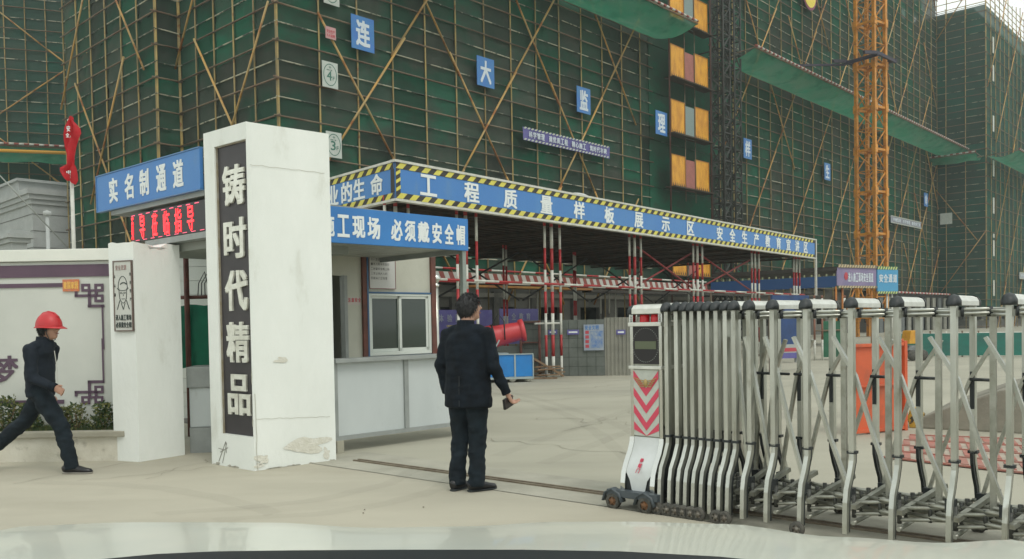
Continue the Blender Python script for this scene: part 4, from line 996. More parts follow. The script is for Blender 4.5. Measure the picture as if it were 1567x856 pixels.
def slogan(fr,a,b,zc,h,txt,lb,nm='slogan_banner',bm=None,off=-.35,st=.28):
    t=thing(nm,lb,'banner',fr.w(a,off),fr.rz);t.location.z=zc;L=b-a
    nn=20;vs=[(L*i/nn,.05*mn.noise((i*.7,j,a)),-h/2+h*j/2) for j in range(3) for i in range(nn+1)]
    mb=MB();mb.add(vs,[(j*(nn+1)+i,j*(nn+1)+i+1,(j+1)*(nn+1)+i+1,(j+1)*(nn+1)+i) for j in range(2) for i in range(nn)]);part('sheet',mb,bm or purple_s,t)
    mb=MB();stripes(mb,0,L,h/2-.09,h/2,st,-.055,.012,.1);stripes(mb,0,L,-h/2,-h/2+.09,st,-.055,.012,.1);part('striped_edge',mb,mat('stripe_white',(.5,.54,.42),.6),t)
    n_=len(txt);cw=L*.9/n_;mb=MB();letters(mb,[(c,L*.05+cw*(i+.5),0,cw*.86,h*.48) for i,c in enumerate(txt) if c!=' '],y=-.06,th=.01,bold=.035,res=1);part('lettering',mb,MATS['plate_letter'],t)
    return t
slogan(FA,11.6,19.0,11.05,.66,'科学管理 建优质工程 精心施工 筑时代丰碑','purple slogan strip of white characters below the third blue plate')
slogan(FA,64.5,73.5,10.85,.72,'中建四局 科学管理 建优质工程','long grey-purple slogan strip right of the orange crane','grey_slogan_banner',mat('grey_banner',(.26,.27,.33),.7,c2=(.32,.33,.38),ns=2))
q=FA.s(1237,-8,-.3);t=thing('round_emblem','yellow ring shaped emblem with pink edge at the top of the netting','sign',FA.w(q[0],-.4),FA.rz);t.location.z=q[1]
for nm,r_,m_,y_ in (('outer_disc',1.35,mat('emblem_purple',(.25,.06,.12),.6),0),('ring',1.15,mat('emblem_yellow',(.75,.62,.08),.6),-.02),('inner_disc',.45,MATS['emblem_purple'],-.04)):
    mb=MB();mb.lathe([(.001,0),(r_,0),(r_,.015)],(0,y_,.1),28,Matrix.Rotation(math.pi/2,3,'X'),False);part(nm,mb,m_,t)
# ================================================================== further right tower
t=thing('corner_tower','further netted tower block with a railed roof at the right edge','building',FA.o,FA.rz)
TY=-4.85;TX=80.0
mb=MB();wallmesh(mb,(TX+1.4,TY+1.5),(125,TY+1.5),0,34.5,3.6,2.9,nrm=(0,-1));wallmesh(mb,(TX+1.4,TY+1.5),(TX+1.4,6),0,34.5,3.6,2.9,nrm=(-1,0));part('wall',mb,raw_conc,t)
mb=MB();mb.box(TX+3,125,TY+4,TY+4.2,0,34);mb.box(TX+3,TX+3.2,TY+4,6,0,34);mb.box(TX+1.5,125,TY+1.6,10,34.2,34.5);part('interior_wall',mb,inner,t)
t=thing('tower_scaffold','finely netted scaffold round the further right tower','scaffold',FA.o,FA.rz)
nets_count[0]=300-130
TH=34.2
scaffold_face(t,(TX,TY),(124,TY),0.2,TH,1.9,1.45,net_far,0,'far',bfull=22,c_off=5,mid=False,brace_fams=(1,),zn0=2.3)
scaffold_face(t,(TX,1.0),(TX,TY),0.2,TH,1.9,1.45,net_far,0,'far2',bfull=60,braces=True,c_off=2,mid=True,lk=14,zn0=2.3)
mb=MB()
for zz in (TH+.3,TH+1.0,TH+1.7,TH+2.4):
    mb.tube((TX,1.0,zz),(TX,TY,zz),.04,5);mb.tube((TX,TY,zz),(124,TY,zz),.04,5)
for k in range(25): mb.tube((TX+k*1.9,TY,TH-1),(TX+k*1.9,TY,TH+2.7+.4*(k%3)),.045,5)
for k in range(4): mb.tube((TX,TY+k*1.9,TH-1),(TX,TY+k*1.9,TH+2.6),.045,5)
part('roof_railing',mb,bamboo,t)
mb=MB()
for k,z in enumerate((29.6,26.6,21.2,16.4,12.4,9.8,7.8,3.5)):
    mb.box(TX+2.3,TX+2.8,TY-.14,TY-.1,z,z+(1.7 if k!=5 else .4))
part('white_strip',mb,white_p,t)
catch(Fr(FA.w(0,TY),FA.a),TX-.6,124,18.2,'green catch net on the right tower with a striped rail',3.0)
catch(Fr(FA.w(TX,3.5),FA.a+90),-.5,8,18.2,'short green catch net on the shaded side of the right tower',2.2)
slogan(Fr(FA.w(0,TY),FA.a),TX+13,TX+22,6.0,.8,'安全生产 文明施工','pale slogan strip on the right tower netting','tower_slogan_banner',mat('pale_banner',(.4,.42,.42),.7))
q=(TX-.15);t=thing('pale_tower_plate','pale blank plate on the shaded side of the right tower','sign',FA.w(TX-.25,-1.0),FA.rz+rad(-90));t.location.z=12.0
mb=MB();mb.box(-.6,.6,-.02,.02,-.6,.6);part('board',mb,paper,t)
# ================================================================== left building behind the house
FL=Fr((-27,63),70)
a=FL.s(104,242)[0];zr=FL.s(52,235)[1]
t=thing('netted_building','netted building with a catch net behind the red flag at the left edge','building',FL.o,FL.rz)
mb=MB();wallmesh(mb,(a-40,1.5),(a+4,1.5),0,38,3.8,2.9,nrm=(0,-1));part('wall',mb,raw_conc,t)
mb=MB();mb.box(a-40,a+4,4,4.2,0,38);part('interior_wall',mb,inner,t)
t=thing('rear_scaffold','netted scaffold of thin yellow poles on the building behind the flag','scaffold',FL.o,FL.rz)
nets_count[0]=300-60
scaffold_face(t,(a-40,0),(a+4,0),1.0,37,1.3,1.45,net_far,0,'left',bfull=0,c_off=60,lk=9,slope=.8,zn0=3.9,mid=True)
catch(FL,a-40,a+3,zr-.4,'green catch net with a striped rail behind the flag',3.0,.25)
mb=MB();mb.tube((a-6,-3.3,zr-.55),(a+3,-3.3,zr-.45),.12,6);single('orange_pole_rail',mb,mat('orange_rail',(.55,.28,.03),.6),'orange pole slung under the striped rail behind the flag','rail',FL.o,FL.rz)
# ================================================================== grey house
Fh=Fr((-26,46),44)
q=Fh.s(48.8,300);hc=q[0]
t=thing('grey_house','grey rendered house with moulded cornices behind the boundary wall','house',Fh.w(hc,0),Fh.rz)
zc=Fh.s(48.8,289)[1]
mb=MB();mb.box(0,7,0,14,0,zc-.82);part('wall',mb,grey_h,t)
for dz,ex,hh in ((-.3,.3,.3),(-.56,.2,.26),(-.82,.1,.26)):
    mb=MB();mb.box(-ex,7,-ex,14,zc+dz,zc+dz+hh);part('cornice',mb,grey_h,t)
mb=MB();mb.box(.3,7,3.2,14,zc,zc+.85);mb.box(.15,7,3.0,14,zc+.85,zc+1.0);part('parapet',mb,grey_h,t)
for k in range(9):
    mb=MB();mb.box(-.02,7,-.02,-.001,1.5+k*.9,1.53+k*.9);mb.box(-.02,-.001,-.02,14,1.5+k*.9,1.53+k*.9);part('render_joint',mb,mat('joint_grey',(.13,.13,.12),.9),t)
Fo=Fr((-22,38),44);q=Fo.s(18,352);za=q[1];xa=q[0]
t=thing('porch','low grey porch block with a cornice at the left edge','porch',Fo.w(xa,0),Fo.rz)
mb=MB();mb.box(0,.6,0,5,0,za-.55);part('wall',mb,grey_h,t)
for a_,b_,e_ in ((-.55,-.35,.12),(-.35,-.16,.25),(-.16,0,.12)):
    mb=MB();mb.box(-e_,.6+e_,-e_,5,za+a_,za+b_);part('cornice',mb,grey_h,t)
Fo=Fr((-8,14),90);q=Fo.s(72,322);mb=MB();mb.tube((0,0,0),(0,0,q[1]-.1),.028,10);t=thing('vent_pipe','capped grey vent pipe standing before the grey house','pipe',Fo.w(q[0],0),0);part('pipe_tube',mb,grey_h,t)
mb=MB();mb.lathe([(.028,q[1]-.10),(.06,q[1]-.08),(.06,q[1]-.02),(.001,q[1])],(0,0,0));part('pipe_cap',mb,grey_h,t)
# ================================================================== tower crane
CX_,CY_=26.3,62
t=thing('tower_crane','orange lattice mast of a tower crane in front of the netted facade','crane',(CX_,CY_,0),rad(90-54))
w_=1.42
chs=[(-w_/2,-w_/2),(w_/2,-w_/2),(w_/2,w_/2),(-w_/2,w_/2)]
for c in chs:
    mb=MB();mb.box(c[0]-.11,c[0]+.11,c[1]-.11,c[1]+.11,0,46);part('chord',mb,crane_m,t)
z=1.4;i=0
while z<44:
    mb=MB()
    for k in range(4):
        a=chs[k];b=chs[(k+1)%4];mb.bar((*a,z),(*b,z),.14,.16)
    mb.bar((*chs[0],z),(*chs[2],z),.08,.08)
    for k in range(4):
        c=chs[k];mb.box(c[0]-.16,c[0]+.16,c[1]-.16,c[1]+.16,z-.28,z+.28)
    part('mast_frame',mb,crane_m,t)
    mb=MB()
    for k in range(4):
        a=Vector(chs[k]);b=Vector(chs[(k+1)%4]);m_=(a+b)/2
        mb.tube((*a,z+.1),(*b,z+1.5),.05,6);mb.tube((*b,z+1.5),(*a,z+2.9),.05,6)
        mb.tube((*a,z+1.5),(*b,z+1.5),.035,6)
    part('diagonal_brace',mb,crane_m,t)
    mb=MB()
    for q in range(9): mb.box(-.25,.2,.25,.28,z+.2+q*.3,z+.23+q*.3)
    mb.box(-.27,-.24,.25,.29,z,z+2.9);mb.box(.2,.23,.25,.29,z,z+2.9)
    part('ladder',mb,crane_m,t)
    z+=3.02;i+=1
mb=MB();zz=(480-95)/1300*62+1.44
for s_ in (-1,1): mb.bars([(-2.8,s_*1.2-.0,zz),(-1.2,s_*1.2,zz+.25),(1.3,s_*1.2,zz)],.16,.22)
for s_ in (-1,1): mb.bar((s_*1.2,-1.3,zz+.1),(s_*1.2,1.3,zz+.1),.16,.22)
mb.bar((-1.2,1.2,zz),(-6,5,zz+.1),.14,.14);part('tie_collar',mb,mat('collar_dark',(.035,.03,.05),.6),t)
# ================================================================== exhibition canopy with sign fascia
FR=Fr((1.39,21.8),38.8)
sc0=-5.87;sc1=18.5;RT_,RB=4.765,3.97;RD=9.5
sideA=Fr(FR.w(sc0,0),-41+180) # heading for left face travelling right towards the corner
t=thing('exhibition_canopy','long flat roofed canopy on red and white poles with a blue sign fascia','canopy',FR.o,FR.rz)
dk=mat('deck_dark',(.035,.032,.028),.95,c2=(.055,.048,.04),ns=3)
# back corners following the left face heading
lf=Vector((math.sin(rad(-41)),math.cos(rad(-41))));LL=9.8
bk=FR.w(sc0,0)+lf*LL;dxb=(bk-FR.o).dot(FR.u);dyb=(bk-FR.o).dot(FR.v)
mb=MB();mb.prism([(sc0+.1,.1),(sc1-.1,.1),(sc1-.1,dyb),(dxb+.1,dyb)],RB+.16,RB+.22,'z');mb.prism([(sc0+.1,.1),(sc1-.1,.1),(sc1-.1,dyb),(dxb+.1,dyb)],RT_-.16,RT_-.10,'z');part('roof_deck',mb,dk,t)
for k in range(24):
    y=.3+k*(dyb-.5)/24;x0_=sc0+.15+(dxb-sc0)*y/dyb
    mb=MB();mb.bar((x0_,y,RB+.11),(sc1-.15,y,RB+.11),.06,.09);part('joist',mb,mat('joist_dark',(.06,.035,.025),.9,c2=(.03,.025,.02),ns=4),t)
for x in np.arange(sc0+1,sc1,2.1):
    mb=MB();mb.tube((x,.2,RB+.02),(x-.6,dyb-.2,RB+.02),.04,6);part('bearer',mb,MATS['joist_dark'],t)
clus=[sc0+.35,-3.33,0.0,4.2,8.3,13.1,17.4]
for k,s in enumerate(clus):
    for row,yy in ((0,.45),(1,dyb*.55)):
        pat=((-.05,0),(.25,.0),(.62,.0)) if row==0 else (((0,0),(.4,.2)) if row==1 else ((0,0),))
        for dx_,dy_ in pat:
            mb=MB();mb.cur=0;xband(mb,(s-.2+dx_,yy+dy_,0),(s-.2+dx_,yy+dy_,RB+.15),.034 if (dx_,dy_)!=(.25,.0) else .044,.56,8,ph=.0);part('striped_post',mb,[white_p,red_p],t)
    mb=MB();
    for z_ in (.06,1.42 if k!=1 else 1.4): mb.tube((s-.25,.45,z_),(s+.35,.45,z_),.028,6);mb.tube((s-.25,.8,z_),(s+.35,.8,z_),.028,6)
    part('post_tie',mb,ledg if k%2 else white_p,t)
for y_ in (.42,.86):
    for z_ in (2.42,):
        mb=MB();xband(mb,(sc0+.1,y_,z_+.02),(sc1-.2,y_,z_+.02),.030,.9,8);part('striped_rail',mb,[red_p,white_p],t)
for k in range(len(clus)-1):
    a,b=clus[k],clus[k+1]
    if k in (3,4):
        mb=MB();mb.tube((a+.3,.5,RB-.3),(b-.2,.5,2.5),.03,6);mb.tube((b-.2,.55,RB-.3),(a+.3,.55,2.5),.03,6);part('cross_brace',mb,mat('brace_red',(.22,.03,.03),.6),t)
    mb=MB();mb.tube((a+.2,dyb*.5,RB-.2),(b,dyb*.5,2.2),.03,6);mb.tube((b,dyb*.5,RB-.2),(a+.2,dyb*.5,2.2),.03,6);part('cross_brace',mb,mat('brace_dark',(.03,.03,.03),.7),t)
# fascia
def fascia(par,x0_,x1_,y,items,lbl=None):
    mb=MB();mb.box(x0_,x1_,y,y+.06,RB+.03,RT_-.03);part('sign_board',mb,blue_s,par)
    mb=MB();mb.box(x0_-.03,x1_+.03,y-.03,y+.12,RT_-.03,RT_+.02);mb.box(x0_-.03,x1_+.03,y-.03,y+.12,RB-.02,RB+.03);part('white_edging',mb,white_p,par)
    for za,zb in ((RT_-.155,RT_-.035),(RB+.035,RB+.155)):
        mb=MB();mb.box(x0_,x1_,y-.008,y-.001,za,zb);o=part('black_band',mb,black_p,par)
        mb=MB();stripes(mb,x0_,x1_,za+.002,zb-.002,.36,y-.009,.005,.13);part('yellow_stripes',mb,yellow_p,par)
    characters(par,items,white_s,y=y-.004,th=.008,bold=.04)
it=[]
for c,px in zip('工程质量样板展示区',(656,722,781,836,886,932,977,1018,1056)): it.append((c,FR.s(px,320)[0],(RT_+RB)/2,.50,.44))
for c,px in zip('安全生产教育宣讲区',(1101,1120.5,1139,1157,1174.5,1191,1206,1219.5,1232.5)): it.append((c,FR.s(px,360)[0],(RT_+RB)/2,.46,.44))
fascia(t,sc0,sc1,0,it)
mb=MB();mb.box(sc0,sc0+.12,-.010,-.002,RB+.16,RT_-.16)
for k in range(3): pass
part('corner_band',mb,black_p,t)
mb=MB()
for k in range(3): z_=RB+.17+k*.16;mb.prism([(sc0,z_),(sc0+.12,z_+.07),(sc0+.12,z_+.14),(sc0,z_+.07)],-.015,-.011)
part('corner_stripes',mb,yellow_p,t)
mb=MB();mb.box(sc1-.1,sc1,-.010,-.002,RB+.16,RT_-.16);part('corner_band',mb,black_p,t)
mb=MB();mb.box(sc1-.04,sc1+.04,-.04,.04,2.4,RT_+.02);part('corner_trim',mb,white_p,t)
# left face (own heading): a child group is built in canopy local space through a matrix
t3=thing('side_fascia_sign','side fascia sign of the canopy with white characters beside the tall pillar','sign',FR.w(sc0,0)+lf*9.4,rad(90-139))
it=[];n8='安全是企业的生命'
SF=Fr(FR.w(sc0,0)+lf*9.4,139)
for c,px in zip('业的生命',(510,531,550,577)): it.append((c,SF.s(px,290)[0],(RT_+RB)/2,.46,.44))
x_=it[0][1]
for c in reversed('安全是企'): x_-=.93;it.append((c,x_,(RT_+RB)/2,.46,.44)) if x_>.3 else None
fascia(t3,0,9.38,-.0,it)
mb=MB();mb.box(9.24,9.37,-.018,-.010,RB+.16,RT_-.16);part('corner_band',mb,black_p,t3)
# white hard canopy lamp dome above fascia
q=FR.s(893,305,.3);mb=MB();mb.ell((0,0,0),(.5,.3,.16));single('roof_tarp',mb,mat('tarp_grey',(.45,.47,.45),.7),'small pale bundle lying on the canopy roof behind the fascia','bundle',(*FR.w(q[0],.5),RT_+.02),FR.rz)
# ================================================================== striped guard edging and planks on the facade, ground level
t=thing('entrance_guard','red and white striped guard boards along the scaffold foot','guard rail',FA.w(2.0,-2.4),FA.rz)
for z_ in (3.86,):
    mb=MB();xband(mb,(0,0,z_),(24,0,z_-.1),.05,1.0,6);part('striped_rail',mb,[red_p,white_p],t)
for k in range(44):
    x=k*.55;z_=3.55-.004*x;mb=MB();mb.prism([(x,z_-.16),(x+.27,z_-.16),(x+.12,z_+.16),(x-.15,z_+.16)],-.012,.012);part('striped_board',mb,MATS['faded_shaded_white'],t)  # shade at the scaffold foot is put into the muted board colours
    mb=MB();mb.prism([(x+.275,z_-.16),(x+.545,z_-.16),(x+.395,z_+.16),(x+.125,z_+.16)],-.012,.012);part('striped_board',mb,MATS['faded_shaded_red'],t)
mb=MB();mb.box(3.5,12,-.4,.4,3.05,3.15);part('scaffold_plank',mb,mat('orange_plank',(.42,.22,.05),.7,c2=(.3,.12,.04),ns=1.5),t)
mb=MB();mb.box(12,40,-.3,.3,2.95,3.08);mb.box(-4,42,.4,2.2,3.25,3.32);part('dark_deck',mb,dk,t)
for x in np.arange(0,40,1.9):
    mb=MB();mb.tube((x,0,3.1),(x,2.2,3.4),.035,6);part('outrigger',mb,ledg,t)
# ================================================================== hoarding with posters
ha=G(803,576.5);hb=G(1012,574);FO=Fr(ha,math.degrees(math.atan2(hb.x-ha.x,hb.y-ha.y)));LO=(hb-ha).length
zh=FO.s(900,489)[1]
t=thing('hoarding','grey site hoarding of block panels behind the striped poles','hoarding',FO.o,FO.rz)
sx=FO.s(925,500)[0];ho1=mat('hoarding_grey',(.15,.165,.15),.9,c2=(.11,.125,.11),ns=2.5);ho2=mat('hoarding_light',(.27,.265,.22),.7,c2=(.2,.2,.17),ns=2)
nb=9;bw=sx/nb
for i in range(nb):
    for j in range(6):
        mb=MB();mb.box(i*bw+.006,(i+1)*bw-.006,0,.1,j*zh/6+.006,(j+1)*zh/6-.004);part('block',mb,ho1,t)
mb=MB();mb.box(0,sx,.02,.09,0,zh-.01);part('joint_fill',mb,mat('joint_fill',(.07,.075,.07),.9),t)
n=20;bw=(LO+.6-sx)/n
for i in range(n):
    mb=MB();x=sx+i*bw;mb.prism([(x,.0),(x+bw*.5,.0),(x+bw*.6,-.03),(x+bw*.9,-.03),(x+bw,.0),(x+bw,.03),(x,.03)],0,zh+.04,'z');part('sheet_rib',mb,ho2,t)
mb=MB();mb.box(-2,0,0,.1,0,zh*.55);part('low_wall',mb,ho1,t)
t=thing('safety_poster','red and blue safety poster pasted on the hoarding','poster',FO.w(0,-.06),FO.rz)
a=FO.s(893,497);b=FO.s(924,536);mb=MB();mb.box(a[0],b[0],0,.02,b[1],a[1]);part('sheet',mb,mat('poster_pale',(.33,.37,.42),.7,c2=(.25,.30,.38),ns=6),t)
pw=b[0]-a[0];ph=a[1]-b[1]
mb=MB();letters(mb,[(c,a[0]+pw*(.14+.18*i),a[1]-ph*.12,pw*.15,ph*.16) for i,c in enumerate('安全文明')],y=0,th=.005,bold=.03);part('blue_heading',mb,blue_s,t)
mb=MB();
for k in range(4): mb.box(a[0]+pw*.08,a[0]+pw*.26,-.006,-.001,b[1]+ph*(.1+.18*k),b[1]+ph*(.22+.18*k))
part('red_panels',mb,mat('poster_red',(.45,.06,.08),.6),t)
mb=MB();mb.box(a[0]+pw*.35,b[0]-pw*.05,-.006,-.001,b[1]+ph*.1,b[1]+ph*.75);part('blue_panel',mb,mat('poster_blue',(.08,.18,.42),.6,c2=(.3,.35,.4),ns=9),t)
for px,w2,lb in ((950,14,'small blue and white label plate on the pale hoarding sheets'),(877,18,'purple strip banner on the hoarding behind the striped poles'),(846,14,'small dark label plate on the block hoarding')):
    a=FO.s(px-w2/2,505);b=FO.s(px+w2/2,512);t=thing('label_plate',lb,'sign',FO.w(0,-.06),FO.rz);mb=MB();mb.box(a[0],b[0],0,.015,b[1],a[1]);part('board',mb,purple_s,t);mb=MB();mb.box(a[0]+.04,b[0]-.04,-.004,-.001,(a[1]+b[1])/2-.02,(a[1]+b[1])/2+.02);part('print_line',mb,white_s,t)
# purple boards behind
for s0_,s1_,zz,lb in ((1.0,6.5,1.55,'purple notice board wall behind the booth and the black jacketed man'),(7.0,9.6,1.6,'purple notice board behind the red spray cannon')):
    t=thing('purple_board',lb,'notice board',FA.w(s0_,-2.9),FA.rz);L_=s1_-s0_
    mb=MB();mb.box(0,L_,0,.05,.5,zz+.5);part('board',mb,purple_s,t)
    mb=MB();letters(mb,[(c,.4+i*.5,zz+.15,.3,.32) for i,c in enumerate('安全教育体验区'[:int((L_-.5)/.5)])],y=-.01,th=.01,bold=.03);part('lettering',mb,mat('faint_letter',(.3,.32,.42),.6),t)
    for x in (.1,L_-.1):
        mb=MB();mb.box(x-.04,x+.04,.06,.12,0,zz+.5);part('support_post',mb,ledg,t)
t=thing('steel_rack','rusty steel rack standing at the end of the hoarding','rack',G(798,577),FO.rz)
mb=MB()
for x in (0,.5):
    for y in (0,.5): mb.tube((x,y,0),(x,y,1.5),.04,6)
for z_ in (.4,.9,1.45): mb.box(0,.5,0,.5,z_,z_+.03)
part('rack_frame',mb,brown,t)
# ================================================================== fog cannon on blue cart
gc=G(768,586);Fc=Fr(gc,82)
px_=(Fc.s(815,560)[0]);zc1=Fc.s(790,543)[1];zc0=Fc.s(790,579)[1]
t=thing('blue_cart','bright blue two panel cart box on castors carrying the spray cannon','cart',Fc.o,Fc.rz)
x0_=-.75;x1_=px_
for a,b in ((x0_,(x1_)*.42),(x1_*.42+.02,x1_)):
    mb=MB();mb.box(a,b-.0,0,.03,zc0+.04,zc1);part('side_panel',mb,mat('cart_blue',(.015,.22,.60),.45,c2=(.02,.18,.5),ns=3),t)
mb=MB();mb.box(x0_,x1_,.03,1.0,zc0,zc1-.03);part('tank',mb,MATS['cart_blue'],t)
mb=MB();mb.box(x0_-.02,x1_+.02,-.03,1.03,zc0-.02,zc0+.03);mb.box(x0_-.02,x1_+.02,-.03,.0,zc1,zc1+.025);mb.box(x1_,x1_+.025,-.03,.01,zc0,zc1);mb.box(x1_*.42-.01,x1_*.42+.025,-.02,-.001,zc0+.03,zc1);part('frame',mb,mat('cart_frame',(.35,.42,.42),.5),t)
for x in (x0_+.15,x1_*.35,x1_-.1):
    mb=MB();mb.lathe([(.001,-.03),(.1,-.03),(.1,.03),(.001,.03)],(x,.05,.11),14,Matrix.Rotation(math.pi/2,3,'X'));part('castor',mb,white_p,t)
t=thing('fog_cannon','red dust suppression spray cannon with a flared muzzle','spray cannon',(*Fc.w(0,.45),0),Fc.rz)
c0=Vector((-.42,0,Fc.s(752,520)[1]));a=Fc.s(798,506,.45);c1=Vector((a[0],0,a[1]));ax=(c1-c0).normalized();R=ax.to_track_quat('Z','Y').to_matrix();Lc=(c1-c0).length
rmat=mat('cannon_red',(.58,.06,.07),.42,c2=(.5,.04,.05),ns=3)
mb=MB();mb.lathe([(.001,-.1),(.22,-.1),(.30,-.02),(.30,.28),(.265,.36),(.25,Lc*.6),(.225,Lc-.05)],c0,22,R);part('barrel',mb,rmat,t)
mb=MB();mb.lathe([(.225,Lc-.06),(.275,Lc-.04),(.285,Lc+.06),(.24,Lc+.06),(.2,Lc-.02),(.001,Lc-.02)],c0,22,R);part('muzzle_ring',mb,rmat,t)
mb=MB();mb.lathe([(.305,.27),(.315,.27),(.315,.31),(.29,.31)],c0,22,R);part('clamp_band',mb,black_pl,t)
mb=MB();m_=c0+ax*(Lc*.42);
for y in (-.3,.3): mb.bar((m_.x,y,zc1),(m_.x,y,m_.z+.02),.06,.06)
mb.bar((m_.x-.2,-.3,zc1+.03),(m_.x-.02,-.3,m_.z-.1),.03,.03);mb.bar((m_.x-.4,.0,zc1),(m_.x-.1,0,m_.z-.2),.05,.05);mb.box(m_.x-.2,m_.x+.2,-.32,.32,zc1,zc1+.04);part('yoke',mb,MATS['cart_frame'],t)
mb=MB();mb.path([m_+Vector((-.2,-.3,.25)),m_+Vector((-.05,-.32,.55)),m_+Vector((.1,-.32,.35)),m_+Vector((.12,-.3,-.1))],.018,6);part('hose',mb,black_pl,t)
t=thing('timber_pile','scrap timber pile leaning beside the blue cart','timber pile',G(822,580),rad(20));rq=random.Random(4)
for k in range(9):
    a=Vector((rq.uniform(-.3,.2),rq.uniform(-.2,.3),.03+k*.035));b=a+Vector((rq.uniform(.5,.8),rq.uniform(-.2,.2),rq.uniform(-.01,.03)));mb=MB();mb.bar(a,b,.09,.03);part('board_piece',mb,wood,t)
mb=MB();mb.bar((-.25,0,.62),(.7,-.1,.05),.05,.05);part('leaning_batten',mb,wood,t)
# ================================================================== safety passage beyond
FV=Fr((16.1,42),60)
q0=FV.s(1281,420);q1=FV.s(1341,425);q2=FV.s(1373,430);zT_=3.96;zB_=3.02
pd=FV.s(1281,408)[1];
t=thing('safety_passage','scaffold safety passage with a purple and a blue sign on its front','passage',FV.o,FV.rz)
a=q0[0];b=q1[0];c=q2[0]
mb=MB();mb.box(a,b,0,.06,3.02,pd-.05);part('purple_sign_board',mb,mat('sign_mauve',(.19,.17,.30),.6,c2=(.25,.2,.33),ns=2),t)
mb=MB();mb.box(b+.03,c,-.05,.03,2.75,pd-.1);part('blue_sign_board',mb,mat('sign_sky',(.07,.30,.52),.6),t)
for x0_,x1_,z0_,z1_,m_ in ((a,b,2.9,3.02,'sp1'),(a,b,pd-.05,pd+.1,'sp1'),(b,c,2.62,2.75,'sp2'),(b,c,pd-.1,pd+.06,'sp2')):
    mb=MB();mb.box(x0_+.03,x1_,-.055,-.03,z0_,z1_);part('band',mb,mat('band_dull',(.20,.16,.12),.7) if m_=='sp1' else mat('band_navy',(.05,.12,.12),.7),t)
    mb=MB();stripes(mb,x0_+.03,x1_,z0_+.005,z1_-.005,.2,-.057,.01,.08);part('band_stripes',mb,mat('stripe_tan',(.5,.42,.25),.7) if m_=='sp1' else mat('stripe_lime',(.5,.58,.2),.7),t)
mb=MB();letters(mb,[(ch,a+(b-a)*(.30+.065*i),(3.02+pd)/2-.05,(b-a)*.055,.46) for i,ch in enumerate('进入施工现场安全通道')],y=-.003,th=.01,bold=.04,res=1);letters(mb,[(ch,b+(c-b)*(.18+.22*i),(2.75+pd)/2+.06,(c-b)*.19,.42) for i,ch in enumerate('安全通道')],y=-.055,th=.01,bold=.04,res=1);part('lettering',mb,MATS['plate_letter'],t)
mb=MB();mb.ell((a+(b-a)*.22,-.01,(3.02+pd)/2),(.14,.01,.2));part('red_mark',mb,MATS['poster_red'],t)
lgs=Vector((math.sin(rad(-47)),math.cos(rad(-47))));dlg=Vector((lgs.dot(FV.u),lgs.dot(FV.v)))
E_=Vector((a,0))+dlg*7.0
mb=MB();mb.prism([(a,.05),(E_.x,E_.y),(E_.x+.05,E_.y+.05),(a+.05,.1)],2.95,3.5,'z');part('side_sign_board',mb,mat('side_blue',(.02,.07,.20),.6),t)
mb=MB();mb.prism([(a,.0),(E_.x,E_.y-.05),(E_.x+5,E_.y+.5),(c,.6)],pd-.2,pd,'z');part('passage_roof',mb,dk,t)
d_=(E_-Vector((a,0))).normalized()
mb=MB()
for k in range(18):
    p=Vector((a,0))+d_*(.2+k*.38);mb.box(p.x,p.x+.10,p.y-.03,p.y-.0,3.5,3.62)
part('side_stripes',mb,mat('stripe_tan2',(.32,.34,.2),.7),t)
om=mat('orange_pole',(.50,.20,.03),.6,c2=(.35,.12,.03),ns=2)
for x,y,m_ in ((a+.03,.1,om),(a+.5,.1,om),(b-.25,.1,om),(b+.1,.1,om),(c-.7,.1,white_p),(c-.3,.1,white_p),(E_.x,E_.y,ledg),(a+d_.x*2.4,d_.y*2.4,ledg)):
    mb=MB();mb.tube((x,y,0),(x,y,3.0),.055,6);part('pole',mb,m_,t)
mb=MB();mb.tube((a+.5,.08,1.2),(a+1.4,.08,2.9),.05,6);mb.tube((b-.3,.08,1.5),(b-1.2,.08,2.9),.04,6);part('slanted_pole',mb,om,t)
# signboard, green mesh panel and far things
Fn=Fr(G(1192,556),70)
a=Fn.s(1190,470);b=Fn.s(1224,548)
t=thing('rules_signboard','standing white signboard with a red stripe seen behind the gate','signboard',Fn.o,Fn.rz)
mb=MB();mb.box(a[0],b[0],0,.05,b[1],a[1]);part('board',mb,mat('signboard_grey',(.36,.38,.37),.7),t)
mb=MB();mb.box(a[0],b[0],-.006,-.001,b[1]+.22,b[1]+.34);part('red_stripe',mb,MATS['poster_red'],t)
mb=MB();mb.box(a[0],b[0],-.006,-.001,b[1],b[1]+.18);part('blue_stripe',mb,purple_s,t)
mb=MB();wd=b[0]-a[0]
for r_ in range(9):
    z_=a[1]-.12-r_*.105
    letters(mb,[(c_,a[0]+wd*(.14+.12*i),z_,wd*.10,.055) for i,c_ in enumerate('安全操作规程'[r_%3:])],y=-.001,th=.003,res=1)
part('printing',mb,MATS['print_grey'],t)
for x in (a[0]+.1,b[0]-.1):
    mb=MB();mb.box(x-.03,x+.03,.051,.11,0,a[1]);part('support_post',mb,frame_g,t)
Fm=Fr(G(1246,552),75);L_=Fm.s(1292,520)[0];zm=Fm.s(1260,492)[1]
t=thing('green_mesh_panel','dark green mesh panel between white posts behind the gate','fence panel',Fm.o,Fm.rz)
mb=MB();mb.box(.3,L_,0,.03,.1,zm);part('mesh_sheet',mb,mat('mesh_green',(.02,.13,.07),.8,c2=(.03,.09,.055),ns=3),t)
for x in (0,.3,L_):
    mb=MB();xband(mb,(x,-.03,0),(x,-.03,2.2),.035,.7,8);part('striped_post',mb,[white_p,mat('post_brown',(.2,.09,.06),.7)],t)
mb=MB();mb.tube((0,-.03,1.0),(L_,-.03,1.02),.03,6);part('rail',mb,ledg,t)
Fk=Fr((9.5,24),55)
